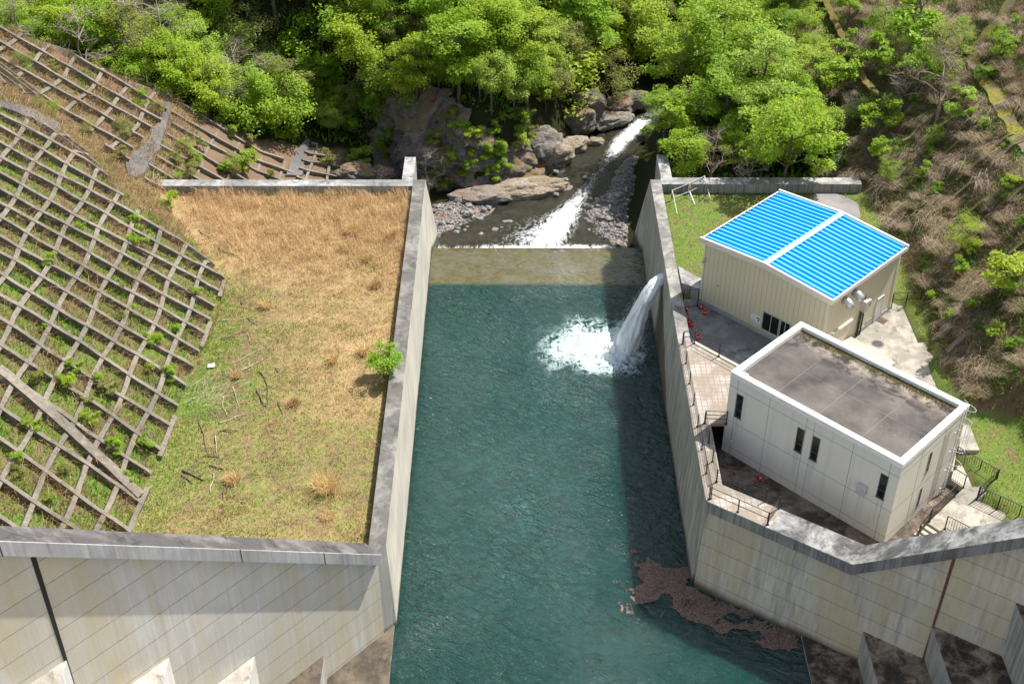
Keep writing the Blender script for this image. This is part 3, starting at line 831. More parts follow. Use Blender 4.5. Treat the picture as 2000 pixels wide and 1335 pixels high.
# steps from the plaza down to the basement yard
sa, sb_ = at(*G(125, 1130), PL), at(*G(275, 1228), PL)
du = (sb_ - sa); du[2] = 0; du /= np.linalg.norm(du); dn = np.array([du[1], -du[0], 0])
if dn[0] > 0: dn = -dn
ss = empty('stair_flight', tuple(sa))
tag(ss, 'short flight of concrete steps going down from the fenced plaza behind the coping', 'steps')
for k in range(3):
    a = sa + dn * (.36 * k) ; b = a + du * 2.4
    zt = PL - .17 * (k + 1) + .16
    pts = [tuple((p)[:2]) for p in (a, b, b + dn * .37, a + dn * .37)]
    w = MB().prism([(p[0] - sa[0], p[1] - sa[1]) for p in pts], -2.7 - sa[2], zt - .16 - sa[2])
    w.build('tread', M['step_pale'], ss, False, .015)
# patch of old path by the cross wall
pp = [at(*q, -.9)[:2] for q in ((1590, 376), (1620, 374), (1650, 384), (1676, 398), (1681, 425), (1662, 442), (1640, 428), (1608, 412), (1586, 392))]
slab('old_path', [tuple(p) for p in pp], -.86, .3, M['patch'])
# low cross parapet between pool wall and shed
cp = [at(*q, 0)[:2] for q in ((1324, 519), (1372, 545), (1372, 566), (1331, 552))]
o = MB().prism([tuple(p) for p in cp], -1.6, .006).build('parapet_wall', M['cross'], None, False, .02)
tag(o, 'short low parapet wall joining the right pool wall to the shed corner', 'low wall')

# ------------------------------------------------------------------ concrete building
CB_O, CB_A = (15.3, 70.9, 0.0), R(-45.0)
cb = empty('concrete_building', (CB_O[0], CB_O[1], -2.62), CB_A)
tag(cb, 'pale grey two storey concrete building with flat stained roof, narrow dark windows and roof ladder', 'building')
zz = 2.62
CX, CY, CT = 13.6, 8.35, 4.62 + zz
MB().box(0, CX, 0, CY, -.3, CT - .42).build('wall', M['facade'], cb)
pr = MB()
o_, i_ = .035, .44
pr.loft([(-o_, -o_, CT - .42), (CX + o_, -o_, CT - .42), (CX + o_, i_, CT - .42), (-o_, i_, CT - .42)], [(-o_, -o_, CT), (CX + o_, -o_, CT), (CX + o_, i_, CT), (-o_, i_, CT)])
pr.box(-o_, CX + o_, CY - i_, CY + o_, CT - .42, CT)
pr.box(-o_, i_, i_ + .001, CY - i_ - .001, CT - .421, CT - .001)
pr.box(CX - i_, CX + o_, i_ + .001, CY - i_ - .001, CT - .421, CT - .001)
pr.build('parapet', M['white_paint'], cb, False, .02)
rf = MB().box(.4, CX - .4, .4, CY - .4, CT - .5, CT - .36).build('roof', M['roof_flat'], cb)
jm = MB()
for x in (3.4, 6.75, 10.1): jm.box(x - .012, x + .012, .45, CY - .45, CT - .36, CT - .354)
jm.box(.45, CX - .45, 3.9, 3.92, CT - .36, CT - .355)
jm.build('roof_seam', M['patch'], rf)
# moss growing in the shade of the rear parapet
def moss_strip(parent, x0, x1, y0, y1, z, n, sz=.22):
    V = []; F = []; Cc = []
    for _ in range(n):
        x = rng.uniform(x0, x1)
        if rng.random() > .35 + .65 * (mnoise.noise(Vector((x * .8, 0, 3))) > -.15): continue
        y = y1 - abs(rng.normal(0, (y1 - y0) * .5)); y = max(y0, min(y1, y))
        a = rng.uniform(0, 6.28); h = rng.uniform(.03, .16); l = rng.uniform(.04, sz)
        b = len(V)
        V += [(x - .02, y, z), (x + .02, y, z), (x + l * math.cos(a), y + l * math.sin(a), z + h)]
        F.append((b, b + 1, b + 2))
        g = rng.random()
        Cc += [((.10 + .12 * g), (.10 + .10 * g), .02 + .02 * g)] * 3
    o = link('roof_moss', npmesh('roof_moss', V, F, np.array(Cc)), parent, M['grass'])
    tag(o, kind='stuff')
pm = MB()
ml = []
for k in range(40):
    t_ = k / 39
    ml.append((.46 + t_ * (CX - .95), CY - .46 - .42 - .22 * mnoise.noise(Vector((t_ * 9, 1, 0)))))
pm.loft([(x, y, CT - .36) for x, y in ml] + [(CX - .49, CY - .45, CT - .36), (.46, CY - .45, CT - .36)], [(x, y, CT - .345) for x, y in ml] + [(CX - .49, CY - .45, CT - .32), (.46, CY - .45, CT - .32)])
mo = pm.build('roof_litter', M['deadwood'], rf)
moss_strip(rf, .5, CX - .6, CY - 1.15, CY - .46, CT - .34, 2600)
MB().box(.5, 1.0, .46, .72, CT - .36, CT - .12).build('drain_box', M['facade'], rf, False, .02)
jm = MB()
JX = (.68, 3.4, 6.42, 7.03, 10.07, 12.85)
g = .014
for x in JX: jm.box(x - g, x + g, -.006, 0, 0, CT - .42)
for z in (3.42, .36, -1.95): jm.box(0, CX, -.005, 0, z + zz - g, z + zz + g)
for y in (2.7, 5.6): jm.box(CX, CX + .006, y - g, y + g, 0, CT - .42)
for z in (3.42, .36, -1.95): jm.box(CX, CX + .005, 0, CY, z + zz - g, z + zz + g)
jm.build('panel_joint', M['patch'], cb)
def slit_window(x0, x1, z0, z1, face):
    f = MB(); w = MB()
    for (a, b, c, d) in ((x0, x1, z0, z0 + .05), (x0, x1, z1 - .05, z1), (x0, x0 + .05, z0 + .05, z1 - .05), (x1 - .05, x1, z0 + .05, z1 - .05), (x0 + .05, x1 - .05, (z0 + z1) / 2 - .35, (z0 + z1) / 2 - .31)):
        if face == 'y': f.box(a, b, -.03, .0, c, d)
        else: f.box(CX, CX + .03, a, b, c, d)
    fr = f.build('window', M['alu'], cb)
    if face == 'y': w.box(x0 + .05, x1 - .05, -.010, 0, z0 + .05, z1 - .05)
    else: w.box(CX, CX + .010, x0 + .05, x1 - .05, z0 + .05, z1 - .05)
    w.build('pane', M['glass'], fr)
    s_ = MB()
    if face == 'y': s_.box(x0 - .04, x1 + .04, -.07, 0, z0 - .05, z0 - .002)
    else: s_.box(CX, CX + .07, x0 - .04, x1 + .04, z0 - .05, z0 - .002)
    s_.build('sill', M['alu'], fr)
for a, b in ((.72, 1.27), (5.82, 6.39), (7.08, 7.65), (12.32, 12.9)): slit_window(a, b, 1.02 + zz, 3.05 + zz, 'y')
slit_window(3.9, 4.21, 1.30 + zz, 3.1 + zz, 'x')
slit_window(3.82, 4.07, -1.83 + zz, -.05 + zz, 'x')
vh = MB().loft([(11.0, -.38, .72 + zz), (11.66, -.38, .72 + zz), (11.66, 0, .72 + zz), (11.0, 0, .72 + zz)], [(11.0, -.30, 1.30 + zz), (11.66, -.30, 1.30 + zz), (11.66, 0, 1.42 + zz), (11.0, 0, 1.42 + zz)])
vh.build('vent_hood', M['white_steel'], cb, False, .015)
MB().tube([(.75, 0, -1.35 + zz), (.75, -.12, -1.35 + zz)], .05, 8).build('outlet_pipe', M['white_paint'], cb)
# roof ladder with safety hoops
ld = MB()
lx = CX + .22; y0, y1 = 7.05, 7.5
for y in (y0, y1): ld.tube([(lx, y, -.0), (lx, y, CT + .75), (CX - .1, y, CT + .9)], .028, 6)
ladder = ld.build('ladder', M['white_steel'], cb)
rg = MB()
rg.tube([(lx, y0, 0), (lx, y1, 0)], .014, 5)
rg = rg.mesh('rung')
for k in range(25): link('rung', rg, ladder, M['white_steel']).location = (0, 0, .3 + k * .3)
for z in (CT + .62, CT - .55, CT - 1.8, CT - 3.0, CT - 4.2):
    h = MB(); yc = (y0 + y1) / 2
    h.tube([(lx, y0, z)] + [(lx + .72 * math.sin(math.pi * k / 12), yc - .36 * math.cos(math.pi * k / 12), z) for k in range(13)] + [(lx, y1, z)], .02, 6)
    h.build('hoop', M['white_steel'], ladder)
st_ = MB()
for k in (3, 6, 9):
    a = math.pi * k / 12
    st_.tube([(lx + .72 * math.sin(a), yc - .36 * math.cos(a), CT - 4.2), (lx + .72 * math.sin(a), yc - .36 * math.cos(a), CT + .62)], .012, 5)
st_.build('cage_bar', M['white_steel'], ladder)
bk = MB()
for z in (.5, 2.2, 3.9, 5.6):
    for y in (y0, y1): MB().box(CX, lx, y - .03, y + .03, z - .03, z + .03).build('bracket', M['white_steel'], ladder)

# ------------------------------------------------------------------ blue roofed shed
SB = (14.99, 87.63, DRV)
sh = empty('blue_roofed_shed', SB, R(-45.0))
tag(sh, 'cream metal sided shed with bright blue ribbed roof and pale ridge strip', 'building')
SX, SY = 12.47, 10.85
ZE, ZR = 5.0 - DRV, 5.42 - DRV        # eave and ridge heights
W0, WX, WY = .40, 12.07, 10.45
zb_ = .42
def gable_box(x0, x1, y0, y1, z0, ze, zr):
    xm = (x0 + x1) / 2
    v = []
    for y in (y0, y1): v += [(x0, y, z0), (x1, y, z0), (x1, y, ze), (xm, y, zr), (x0, y, ze)]
    return v, [(0, 1, 2, 3, 4), (9, 8, 7, 6, 5), (0, 5, 6, 1), (1, 6, 7, 2), (2, 7, 8, 3), (3, 8, 9, 4), (4, 9, 5, 0)]
m = MB(); v, f = gable_box(W0, WX, W0, WY, zb_, ZE - .34, ZR - .34); m.add(v, f); m.build('wall', M['siding'], sh)
MB().box(W0 - .04, WX + .04, W0 - .04, WY + .04, -.35, zb_).build('foundation', M['foundation'], sh, False, .02)
# folded plate roof: ribs run down both slopes
pitch, hh = .548, .17
n_r = int((SY - .3) / pitch)
V = []; F = []
prof = []
y = .16
for k in range(n_r + 1):
    for dy, dz in ((0, 0), (.34, 0), (.385, hh), (.465, hh), (.51, 0)):
        if y + dy < SY - .12: prof.append((y + dy, dz))
    y += pitch
xm = SX / 2
for (yy, dz) in prof:
    for x in (.20, xm - .02, xm + .02, SX - .20):
        zz_ = ZE - .12 + (ZR - ZE) * (1 - abs(x - xm) / xm)
        V.append((x, yy, zz_ + dz))
for i in range(len(prof) - 1):
    for k in (0, 1, 2):
        F.append((i * 4 + k, i * 4 + k + 1, (i + 1) * 4 + k + 1, (i + 1) * 4 + k))
bm_ = MB(); bm_.add(V, F)
def blue_mat():
    t = NT('blue_folded_roof'); P = t.objco()
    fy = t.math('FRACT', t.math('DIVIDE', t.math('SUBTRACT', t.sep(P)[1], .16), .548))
    rib_glint = t.math('GREATER_THAN', fy, .72)
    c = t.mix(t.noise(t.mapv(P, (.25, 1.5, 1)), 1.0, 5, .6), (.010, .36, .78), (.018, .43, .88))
    c = t.mix(t.math('MULTIPLY', rib_glint, t.maprange(t.noise(P, .6, 4), .3, .7, .15, .5)), c, (.50, .74, .90))  # sun glint along the rib tops, painted into the colour as a pale band
    c = t.mix(t.math('MULTIPLY', t.ramp(t.noise(t.mapv(P, (.6, 5, 1)), 1.0, 5, .65), [(.58, 0), (.75, 1)]), .25), c, (.06, .16, .26))
    return t.done(c, .34, t.bump(t.noise(P, 6, 3), .05, .01), spec=.5)
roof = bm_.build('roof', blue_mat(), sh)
cap = MB()
cap.add([(xm - .26, .14, ZR + .055), (xm, .14, ZR + .10), (xm + .26, .14, ZR + .055), (xm - .26, SY - .14, ZR + .055), (xm, SY - .14, ZR + .10), (xm + .26, SY - .14, ZR + .055),
         (xm - .26, .14, ZR - .06), (xm + .26, .14, ZR - .06), (xm - .26, SY - .14, ZR - .06), (xm + .26, SY - .14, ZR - .06)],
        [(0, 1, 4, 3), (1, 2, 5, 4), (0, 3, 8, 6), (2, 7, 9, 5), (6, 7, 2, 1, 0), (3, 4, 5, 9, 8)])
cap.build('ridge_cap', M['blue_cap'], roof)
tr_ = MB()
for y0_, y1_ in ((0, .20), (SY - .20, SY)):
    tr_ = MB()
    for xa, xb in ((0, xm), (xm, SX)):
        za = ZE + (ZR - ZE) * (1 - abs(xa - xm) / xm) + .12; zb2 = ZE + (ZR - ZE) * (1 - abs(xb - xm) / xm) + .12
        tr_.loft([(xa, y0_, za - .50), (xb, y0_, zb2 - .50), (xb, y1_, zb2 - .50), (xa, y1_, za - .50)], [(xa, y0_, za), (xb, y0_, zb2), (xb, y1_, zb2), (xa, y1_, za)])
    tr_.build('gable_trim', M['trim'], sh, False, .015)
for x0_, x1_, x2_, x3_, x4_ in ((0, .12, .12, .42, .135), (SX - .12, SX, SX - .42, SX - .12, SX - .165)):
    gt = MB().box(x0_, x1_, .202, SY - .202, ZE - .36, ZE - .02).box(x2_, x3_, .202, SY - .202, ZE - .36, ZE - .30)
    gt = gt.build('gutter', M['trim'], sh)
    MB().box(x4_, x4_ + .03, .21, SY - .21, ZE - .3, ZE - .06).build('eave_gap_shade', M['black_plastic'], gt)  # black strip drawn as the shaded gap between gutter and roof end
gbk = MB()
for k in range(13):
    for x0_, x1_ in ((.02, .24), (SX - .24, SX - .02)):
        MB().box(x0_, x1_, .35 + k * .82, .40 + k * .82, ZE - .03, ZE + .02).build('gutter_strap', M['white_steel'], sh)
for x, y in ((W0, W0), (WX, W0), (WX, WY), (W0, WY)): MB().box(x - .06, x + .06, y - .06, y + .06, zb_, ZE - .36).build('corner_trim', M['trim'], sh)
ZW = -DRV
def frame_win(x0, x1, z0, z1):
    f = MB()
    for a, b, c, d in ((x0, x1, z0, z0 + .06), (x0, x1, z1 - .06, z1), (x0, x0 + .06, z0 + .06, z1 - .06), (x1 - .06, x1, z0 + .06, z1 - .06), ((x0 + x1) / 2 - .03, (x0 + x1) / 2 + .03, z0 + .06, z1 - .06)):
        f.box(a, b, W0 - .05, W0, c, d)
    fr = f.build('window', M['pale_alu'], sh)
    MB().box(x0 + .06, x1 - .06, W0 - .02, W0, z0 + .06, z1 - .06).build('pane', M['glass'], fr)
frame_win(6.55, 8.15, -.70 + ZW, 1.0 + ZW)
frame_win(8.22, 9.15, -.70 + ZW, 1.0 + ZW)
sg = MB().box(5.5, 6.35, W0 - .05, W0, -.38 + ZW, .25 + ZW).build('notice_board', M['white_paint'], sh)
ink = plain('printed_photo_ink', (.10, .04, .06), .6, 0, .2, 20)
for x0_, z0_ in ((6.02, .0), (6.20, -.02), (6.16, -.24)): MB().box(x0_, x0_ + .13, W0 - .056, W0 - .05, z0_ + ZW, z0_ + .17 + ZW).build('printed_photo', ink, sg)
pc = MB()
for k in range(5): pc.box(5.56, 5.86 - .05 * (k % 2), W0 - .055, W0 - .05, .16 - k * .07 + ZW, .18 - k * .07 + ZW)
pc.box(5.56, 5.98, W0 - .055, W0 - .05, -.32 + ZW, -.24 + ZW)
pc.build('printed_text', plain('printed_blue_ink', (.25, .42, .62), .6, 0, .05, 5), sg)
MB().box(1.88, 2.1, W0 - .04, W0, 1.07 + ZW, 1.27 + ZW).build('wall_vent', M['grey_box'], sh)
lm = MB().box(.42, .60, W0 - .14, W0, 2.95 + ZW, 3.2 + ZW).tube([(.51, W0 - .12, 3.05 + ZW), (.51, W0 - .38, 2.92 + ZW)], [.07, .13], 10)
lm.build('wall_lamp', M['white_steel'], sh)
for y in (2.48, 3.9):
    h = MB().tube([(WX, y, 3.75 + ZW), (WX + .42, y, 3.75 + ZW), (WX + .60, y, 3.62 + ZW), (WX + .66, y, 3.38 + ZW)], [.31, .31, .33, .33], 18)
    h.build('vent_hood', M['white_steel'], sh, True)
eb = MB().box(WX, WX + .42, 5.5, 6.05, 1.15 + ZW, 2.15 + ZW).build('meter_box', M['grey_box'], sh, False, .02)
eb = MB().box(WX, WX + .32, 6.12, 6.55, 1.2 + ZW, 1.95 + ZW).build('meter_box', M['grey_box'], sh, False, .02)
MB().box(WX + .32, WX + .335, 6.2, 6.47, 1.5 + ZW, 1.82 + ZW).build('warning_plate', plain('orange_plate', (.45, .13, .06), .6, 0, .1, 8), eb)
for y, r in ((5.42, .05), (5.58, .06), (5.95, .07)): MB().tube([(WX + .12, y, -.0), (WX + .12, y, 1.2 + ZW)], r, 8).build('conduit', M['black_plastic'], sh)
for k in range(4): MB().tube([(WX + .1, 5.55 + k * .13, 2.15 + ZW), (WX + .1, 5.55 + k * .13, 2.5 + ZW)], .018, 6).build('conduit', M['black_plastic'], sh)
dr = MB().box(WX, WX + .05, 8.12, 9.05, .12, .97 + ZW).build('door', M['door'], sh, False, .01)
fr = MB()
for a, b, c, d in ((8.04, 8.12, .12, 1.05 + ZW), (9.05, 9.13, .12, 1.05 + ZW), (8.04, 9.13, .97 + ZW + .001, 1.05 + ZW)): fr.box(WX, WX + .07, a, b, c, d)
fr.build('frame', M['trim'], dr)
MB().tube([(WX + .05, 8.25, 1.0), (WX + .11, 8.25, 1.0), (WX + .11, 8.37, 1.0)], .018, 6).build('handle', M['white_steel'], dr)
shu = MB().box(WX, WX + .05, 1.75, 4.3, -.1, .88 + ZW)
shutter = shu.build('shutter', M['siding'], sh)
MB().box(WX, WX + .16, 1.68, 4.38, .88 + ZW, 1.05 + ZW).build('shutter_box', M['trim'], shutter)
MB().box(WX, WX + .03, 6.9, 7.95, -.1, .75).build('base_panel', M['foundation'], sh)
# ramp and things on the driveway
rp = MB(); x0_, x1_ = WX + .05, WX + 4.3
rp.loft([(x0_, 1.35, -.2), (x1_, 1.35, -.2), (x1_, 4.5, -.2), (x0_, 4.5, -.2)], [(x0_, 1.35, .62), (x1_, 1.35, .25), (x1_, 4.5, .25), (x0_, 4.5, .62)])
ro = rp.mesh('loading_ramp', False, .03)
o = link('loading_ramp', ro, None, M['step_pale'])
o.location = SB; o.rotation_euler = (0, 0, R(-45))
tag(o, 'pale concrete loading ramp in front of the shed shutter, half hidden by the concrete building', 'ramp')
p = at(1714, 671, DRV)
mh = empty('manhole_cover', (p[0], p[1], DRV + .002)); tag(mh, 'round dark iron manhole cover in the driveway beside the ramp', 'manhole')
MB().lathe([(.42, 0), (.42, .012), (.0, .014)], 24).build('lid', M['iron'], mh)
MB().lathe([(.55, 0), (.55, .008), (.43, .008)], 24).build('ring', M['patch'], mh)
p = at(1719, 624, DRV)
o = MB().box(-.55, .55, -.35, .35, 0, .03)
for k in range(9): o.box(-.5 + k * .115, -.45 + k * .115, -.33, .33, .03, .045)
o = o.build('floor_grate', M['rust'])
o.location = (p[0], p[1], DRV + .004); o.rotation_euler = (0, 0, R(-45)); tag(o, 'rusty rectangular floor grate outside the pale shed door', 'grate')

# ------------------------------------------------------------------ railings
def railing(name, pts, z, label, group=None, h=1.1, rails=(1.1, .58), post=2.4, bars=0.0, r=.028, cat='railing', pr_=.035):
    """pts: plan points; posts, top and mid rails, optional bars"""
    z = z if hasattr(z, '__len__') else [z] * len(pts)
    p0 = Vector((pts[0][0], pts[0][1], z[0]))
    root = empty(name, p0)
    tag(root, label, cat, group)
    br = MB()
    P3 = [Vector((p[0], p[1], zz2)) - p0 for p, zz2 in zip(pts, z)]
    done = []
    for a, b in zip(P3[:-1], P3[1:]):
        L = (b - a).length; n = max(1, int(round(L / post)))
        for k in range(n + 1):
            q = a.lerp(b, k / n)
            if any((q - w).length < .2 for w in done): continue
            done.append(q)
            pm_ = MB().box(q.x - pr_, q.x + pr_, q.y - pr_, q.y + pr_, q.z - .05, q.z + h + .02)
            pm_.box(q.x - .08, q.x + .08, q.y - .08, q.y + .08, q.z - .02, q.z + .02)
            pm_.build('post', M['black_steel'], root)

        if bars:
            nb = int(L / bars)
            for k in range(1, nb):
                q = a.lerp(b, k / nb)
                br.box(q.x - .011, q.x + .011, q.y - .011, q.y + .011, q.z + min(rails), q.z + max(rails))
    for hr in rails:
        MB().tube([p + Vector((0, 0, hr)) for p in P3], r, 6).build('rail', M['black_steel'], root)
    if bars: br.build('bars', M['black_steel'], root)
    return root
wires = (1.1, .86, .62, .38, .14)
z0p = lambda *q: at(*q, 0.02)[:2]
railing('walkway_railing', [(13.22, 80.2), (13.30, 62.95)], .02, 'long black railing along the pool side edge of the tiled deck and walkway', None, rails=wires, r=.014)
railing('deck_railing', [(13.3, 80.32), (14.15, 80.25), (19.2, 75.2)], [.02, .10, .10], 'black railing on the kerb between tiled deck and grey driveway')
railing('deck_end_railing', [z0p(1376, 825), z0p(1418, 827)], .02, 'short black railing at the near end of the tiled deck above the dark gap', rails=(1.1, .75, .4))
railing('inner_railing', [z0p(1377, 827), z0p(1399, 940.6)], .02, 'black wire railing on the inner side of the narrow walkway, above the basement yard', None, rails=wires, r=.014)
railing('platform_railing', [z0p(1399.5, 941), z0p(1495.4, 978)], .02, 'black wire railing on the building side of the tiled platform at the wall corner', None, rails=wires, r=.012)
railing('platform_railing', [z0p(1384.8, 974.5), z0p(1498.4, 1024.5)], .02, 'black two bar railing on the outer edge of the tiled platform, above the ochre wall', None, rails=(1.1, .58))
railing('platform_railing', [z0p(1499.4, 1023.5), z0p(1520.5, 993)], .02, 'short black railing closing the end of the tiled platform beside bare coping', None, rails=wires, r=.014)
pp_ = lambda *q: at(*G(*q), PL)[:2]
railing('plaza_fence', [pp_(385, 548), pp_(625, 690), pp_(772, 772)], PL, 'black barred fence on the grass side of the plaza, nearest the ladder corner', 'barred fences of the plaza', h=1.25, rails=(1.25, .12), bars=.17, post=2.6)
railing('plaza_fence', [pp_(786, 770), pp_(612, 928)], PL, 'black barred fence turning back from the grass corner of the plaza, seen nearly end on', 'barred fences of the plaza', h=1.25, rails=(1.25, .12), bars=.17)
railing('plaza_fence', [pp_(606, 934), pp_(795, 1022), pp_(990, 1112), pp_(1200, 1210)], PL, 'long black barred fence on the grass side of the plaza, nearest the dark coping', 'barred fences of the plaza', h=1.25, rails=(1.25, .12), bars=.17)
railing('plaza_fence', [pp_(345, 730), pp_(483, 820)], PL, 'short black barred fence on the white landing under the ladder', 'barred fences of the plaza', h=1.15, rails=(1.15, .12), bars=.17)
railing('plaza_fence', [pp_(400, 908), pp_(168, 1132)], PL, 'black mesh like fence between plaza and building, above the stair', 'barred fences of the plaza', h=1.2, rails=(1.2, .12), bars=.13)
q0, q1 = pp_(160, 1140), pp_(75, 1215)
railing('stair_handrail', [q0, q1], [PL, PL - .5], 'black handrail sloping down beside the short concrete steps', None, h=1.0, rails=(1.0, .15), bars=.2)
railing('plaza_fence', [pp_(310, 1205), pp_(520, 1310)], PL, 'black barred fence beginning at the stair and vanishing behind the coping', 'barred fences of the plaza', h=1.2, rails=(1.2, .12), bars=.17)
f1 = at(1333, 601, DRV); f2 = at(1362, 598, DRV)
railing('gate_fence', [f1[:2], f2[:2]], DRV, 'tall black fence panel between pool wall and shed corner', None, h=1.75, rails=(1.75, .1), post=1.0)
f1 = at(1740, 602, DRV); f2 = at(1795, 597, DRV)
railing('side_fence', [f1[:2], f2[:2]], DRV, 'black three bar fence between the shed and the brushy hillside', None, h=1.5, rails=(1.5, .8), post=1.3)

# ------------------------------------------------------------------ cones, bars, rope stand, odds and ends
def cone_parts(root):
    b = MB().box(-.19, .19, -.19, .19, 0, .04).lathe([(.15, .04), (.13, .08), (.035, .66), (.03, .70), (.0, .70)], 14)
    b.build('cone_body', M['red'], root)
    s_ = MB().lathe([(.108, .22), (.082, .36), (.0781, .36), (.1041, .22)], 14).lathe([(.066, .45), (.048, .55), (.0441, .55), (.0621, .45)], 14)
    s_.build('stripe', M['white_tape'], root)
cones = [((1377, 614), DRV, 'red traffic cone standing beside the shed foundation, tallest looking of the group', 0), ((1350, 637), DRV, 'red striped traffic cone close behind the pool wall, in front of its twin', 0),
         ((1344.5, 632), DRV, 'red striped traffic cone tight against the pool wall, partly hidden', 0), ((1363, 662), DRV, 'red traffic cone by the corner post of the tiled deck railing', 0),
         ((1363, 603), DRV, 'red traffic cone fallen on its side near the tall fence', 1), ((1341, 605), DRV, 'red traffic cone lying against the pool wall end near the tall fence', 1),
         ((1482, 934), -2.6, 'faded red cone lying in the dark basement yard beside the concrete building', 1)]
first = None
for (q, z, lb, fallen) in cones:
    p = at(*q, z)
    r_ = empty('traffic_cone', (p[0], p[1], z + .02 + (.19 if fallen else 0)), rng.uniform(0, 1.5))
    if fallen: r_.rotation_euler = (R(90), 0, rng.uniform(0, 3))
    tag(r_, lb, 'cone', 'red traffic cones')
    if first is None: cone_parts(r_); first = r_
    else:
        for ch in first.children:
            d = ch.copy(); COL.objects.link(d); d.parent = r_
def cone_bar(a, b, label):
    a = Vector(a); b = Vector(b)
    o = empty('cone_bar', a); tag(o, label, 'barrier bar', 'striped cone bars')
    n = 9
    y = MB(); k_ = MB()
    for i in range(n):
        (y if i % 2 == 0 else k_).tube([(b - a) * (i / n), (b - a) * ((i + 1) / n)], .022, 6)
    y.build('bar', M['yellow'], o); k_.build('stripe', M['black_plastic'], o)
c0 = at(1377, 614, DRV); c1 = at(1352, 636, DRV); c3 = at(1362, 662, DRV)
cone_bar((c0[0], c0[1], DRV + .62), (c1[0] + .2, c1[1] + .4, DRV + .1), 'yellow and black striped bar slanting down from the cone by the shed foundation')
cone_bar((c1[0], c1[1], DRV + .55), (c3[0], c3[1], DRV + .5), 'yellow and black striped bar between the pool wall cone and the deck corner cone')
# rope drying stand on the grass
p = [at(*q, -.92) for q in ((1323, 418), (1346, 395), (1372, 384), (1387, 388))]
rk = empty('rope_stand', tuple(at(1340, 400, -.92))); tag(rk, 'light pole stand hung with bundles of straw rope on the grass by the cross wall', 'rack')
b0 = Vector(rk.location)
t1 = [Vector(at(*q, .15)) - b0 for q in ((1313, 372), (1346, 358), (1376, 344))]
t2 = [Vector(at(*q, -.35)) - b0 for q in ((1316, 386), (1347, 374), (1375, 360))]
m = MB()
m.tube(t1, .04, 6).tube(t2, .04, 6)
m.tube([t1[0], Vector(at(1323, 418, -.92)) - b0], .02, 6).tube([t2[1], Vector(at(1357, 398, -.92)) - b0], .02, 6).tube([t1[2], Vector(at(1387, 388, -.92)) - b0], .02, 6).tube([t1[1], Vector(at(1344, 390, -.92)) - b0], .02, 6)
m.build('pole', M['white_steel'], rk)
for i, (a, l) in enumerate(((t1[0], .75), (t1[1], .7), (t1[2], .75))):
    r_ = MB()
    for k in range(7):
        dx, dy = rng.normal(0, .05, 2)
        r_.tube([a + Vector((dx * .3, dy * .3, .04)), a + Vector((dx, dy - .08, -l * .5)), a + Vector((dx * 1.8, dy * 1.5 - .08, -l * rng.uniform(.85, 1.1)))], [.035, .04, .03], 6)
    r_.build('rope_bundle', M['rope'], rk, True)
kn = MB()
for a in t1 + t2: kn.box(a.x - .045, a.x + .045, a.y - .045, a.y + .045, a.z - .045, a.z + .045)
kn.build('clamp', M['yellow'], rk)
p = at(413, 716, -.8)
pa = MB().add([(-.26, -.18, .0), (.26, -.16, .02), (.25, .19, .05), (-.25, .17, .03), (-.26, -.18, -.02), (.26, -.16, 0), (.25, .19, .03), (-.25, .17, .01)],
              [(0, 1, 2, 3), (7, 6, 5, 4), (0, 4, 5, 1), (1, 5, 6, 2), (2, 6, 7, 3), (3, 7, 4, 0)]).build('white_sheet', M['paper'])
pa.location = (p[0], p[1], -.68); pa.rotation_euler = (R(8), 0, R(8)); tag(pa, 'small white rectangular sheet lying in the grass at the foot of the gridded slope', 'sheet')

# ------------------------------------------------------------------ concrete grids on the left slope
def project(P):
    P = np.asarray(P, float) - np.array([0, 0, CAM_H])
    zc = P[..., 1] * _c - P[..., 2] * _s
    yc = P[..., 1] * _s + P[..., 2] * _c
    return 1000 + CAM_F * P[..., 0] / zc, 667.5 - CAM_F * yc / zc
def hgrad(x, y, e=.3):
    return np.array([-(H0(x + e, y) - H0(x - e, y)) / (2 * e), -(H0(x, y + e) - H0(x, y - e)) / (2 * e), 1.0])
def ground_beam(mb, xy, w, h, rough=.25):
    xy = np.array(xy)
    P = np.stack([xy[:, 0], xy[:, 1], H0(xy[:, 0], xy[:, 1])], -1)
    rings = []
    for i in range(len(P)):
        d = P[min(i + 1, len(P) - 1)] - P[max(i - 1, 0)]; d = d / (np.linalg.norm(d) + 1e-9)
        n = hgrad(P[i, 0], P[i, 1]); n /= np.linalg.norm(n)
        s_ = np.cross(d, n); s_ /= np.linalg.norm(s_)
        p = P[i]
        j1, j2, j3 = (mnoise.noise(Vector((p[0] * f_, p[1] * f_, o_))) for f_, o_ in ((.9, 1), (.9, 7), (.6, 4)))
        a1, a2, hj = w / 2 * (1 + rough * j1), w / 2 * (1 + rough * j2), h * (1 + rough * .7 * j3)
        rings.append([p - s_ * a1 - n * .3, p + s_ * a2 - n * .3, p + s_ * a2 + n * hj, p - s_ * a1 + n * hj])
    b = len(mb.v)
    for r_ in rings: mb.v += [tuple(q) for q in r_]
    for i in range(len(rings) - 1):
        for k in range(4): mb.f.append((b + i * 4 + k, b + i * 4 + (k + 1) % 4, b + (i + 1) * 4 + (k + 1) % 4, b + (i + 1) * 4 + k))
    mb.f.append((b, b + 1, b + 2, b + 3)); e = b + (len(rings) - 1) * 4; mb.f.append((e + 3, e + 2, e + 1, e))
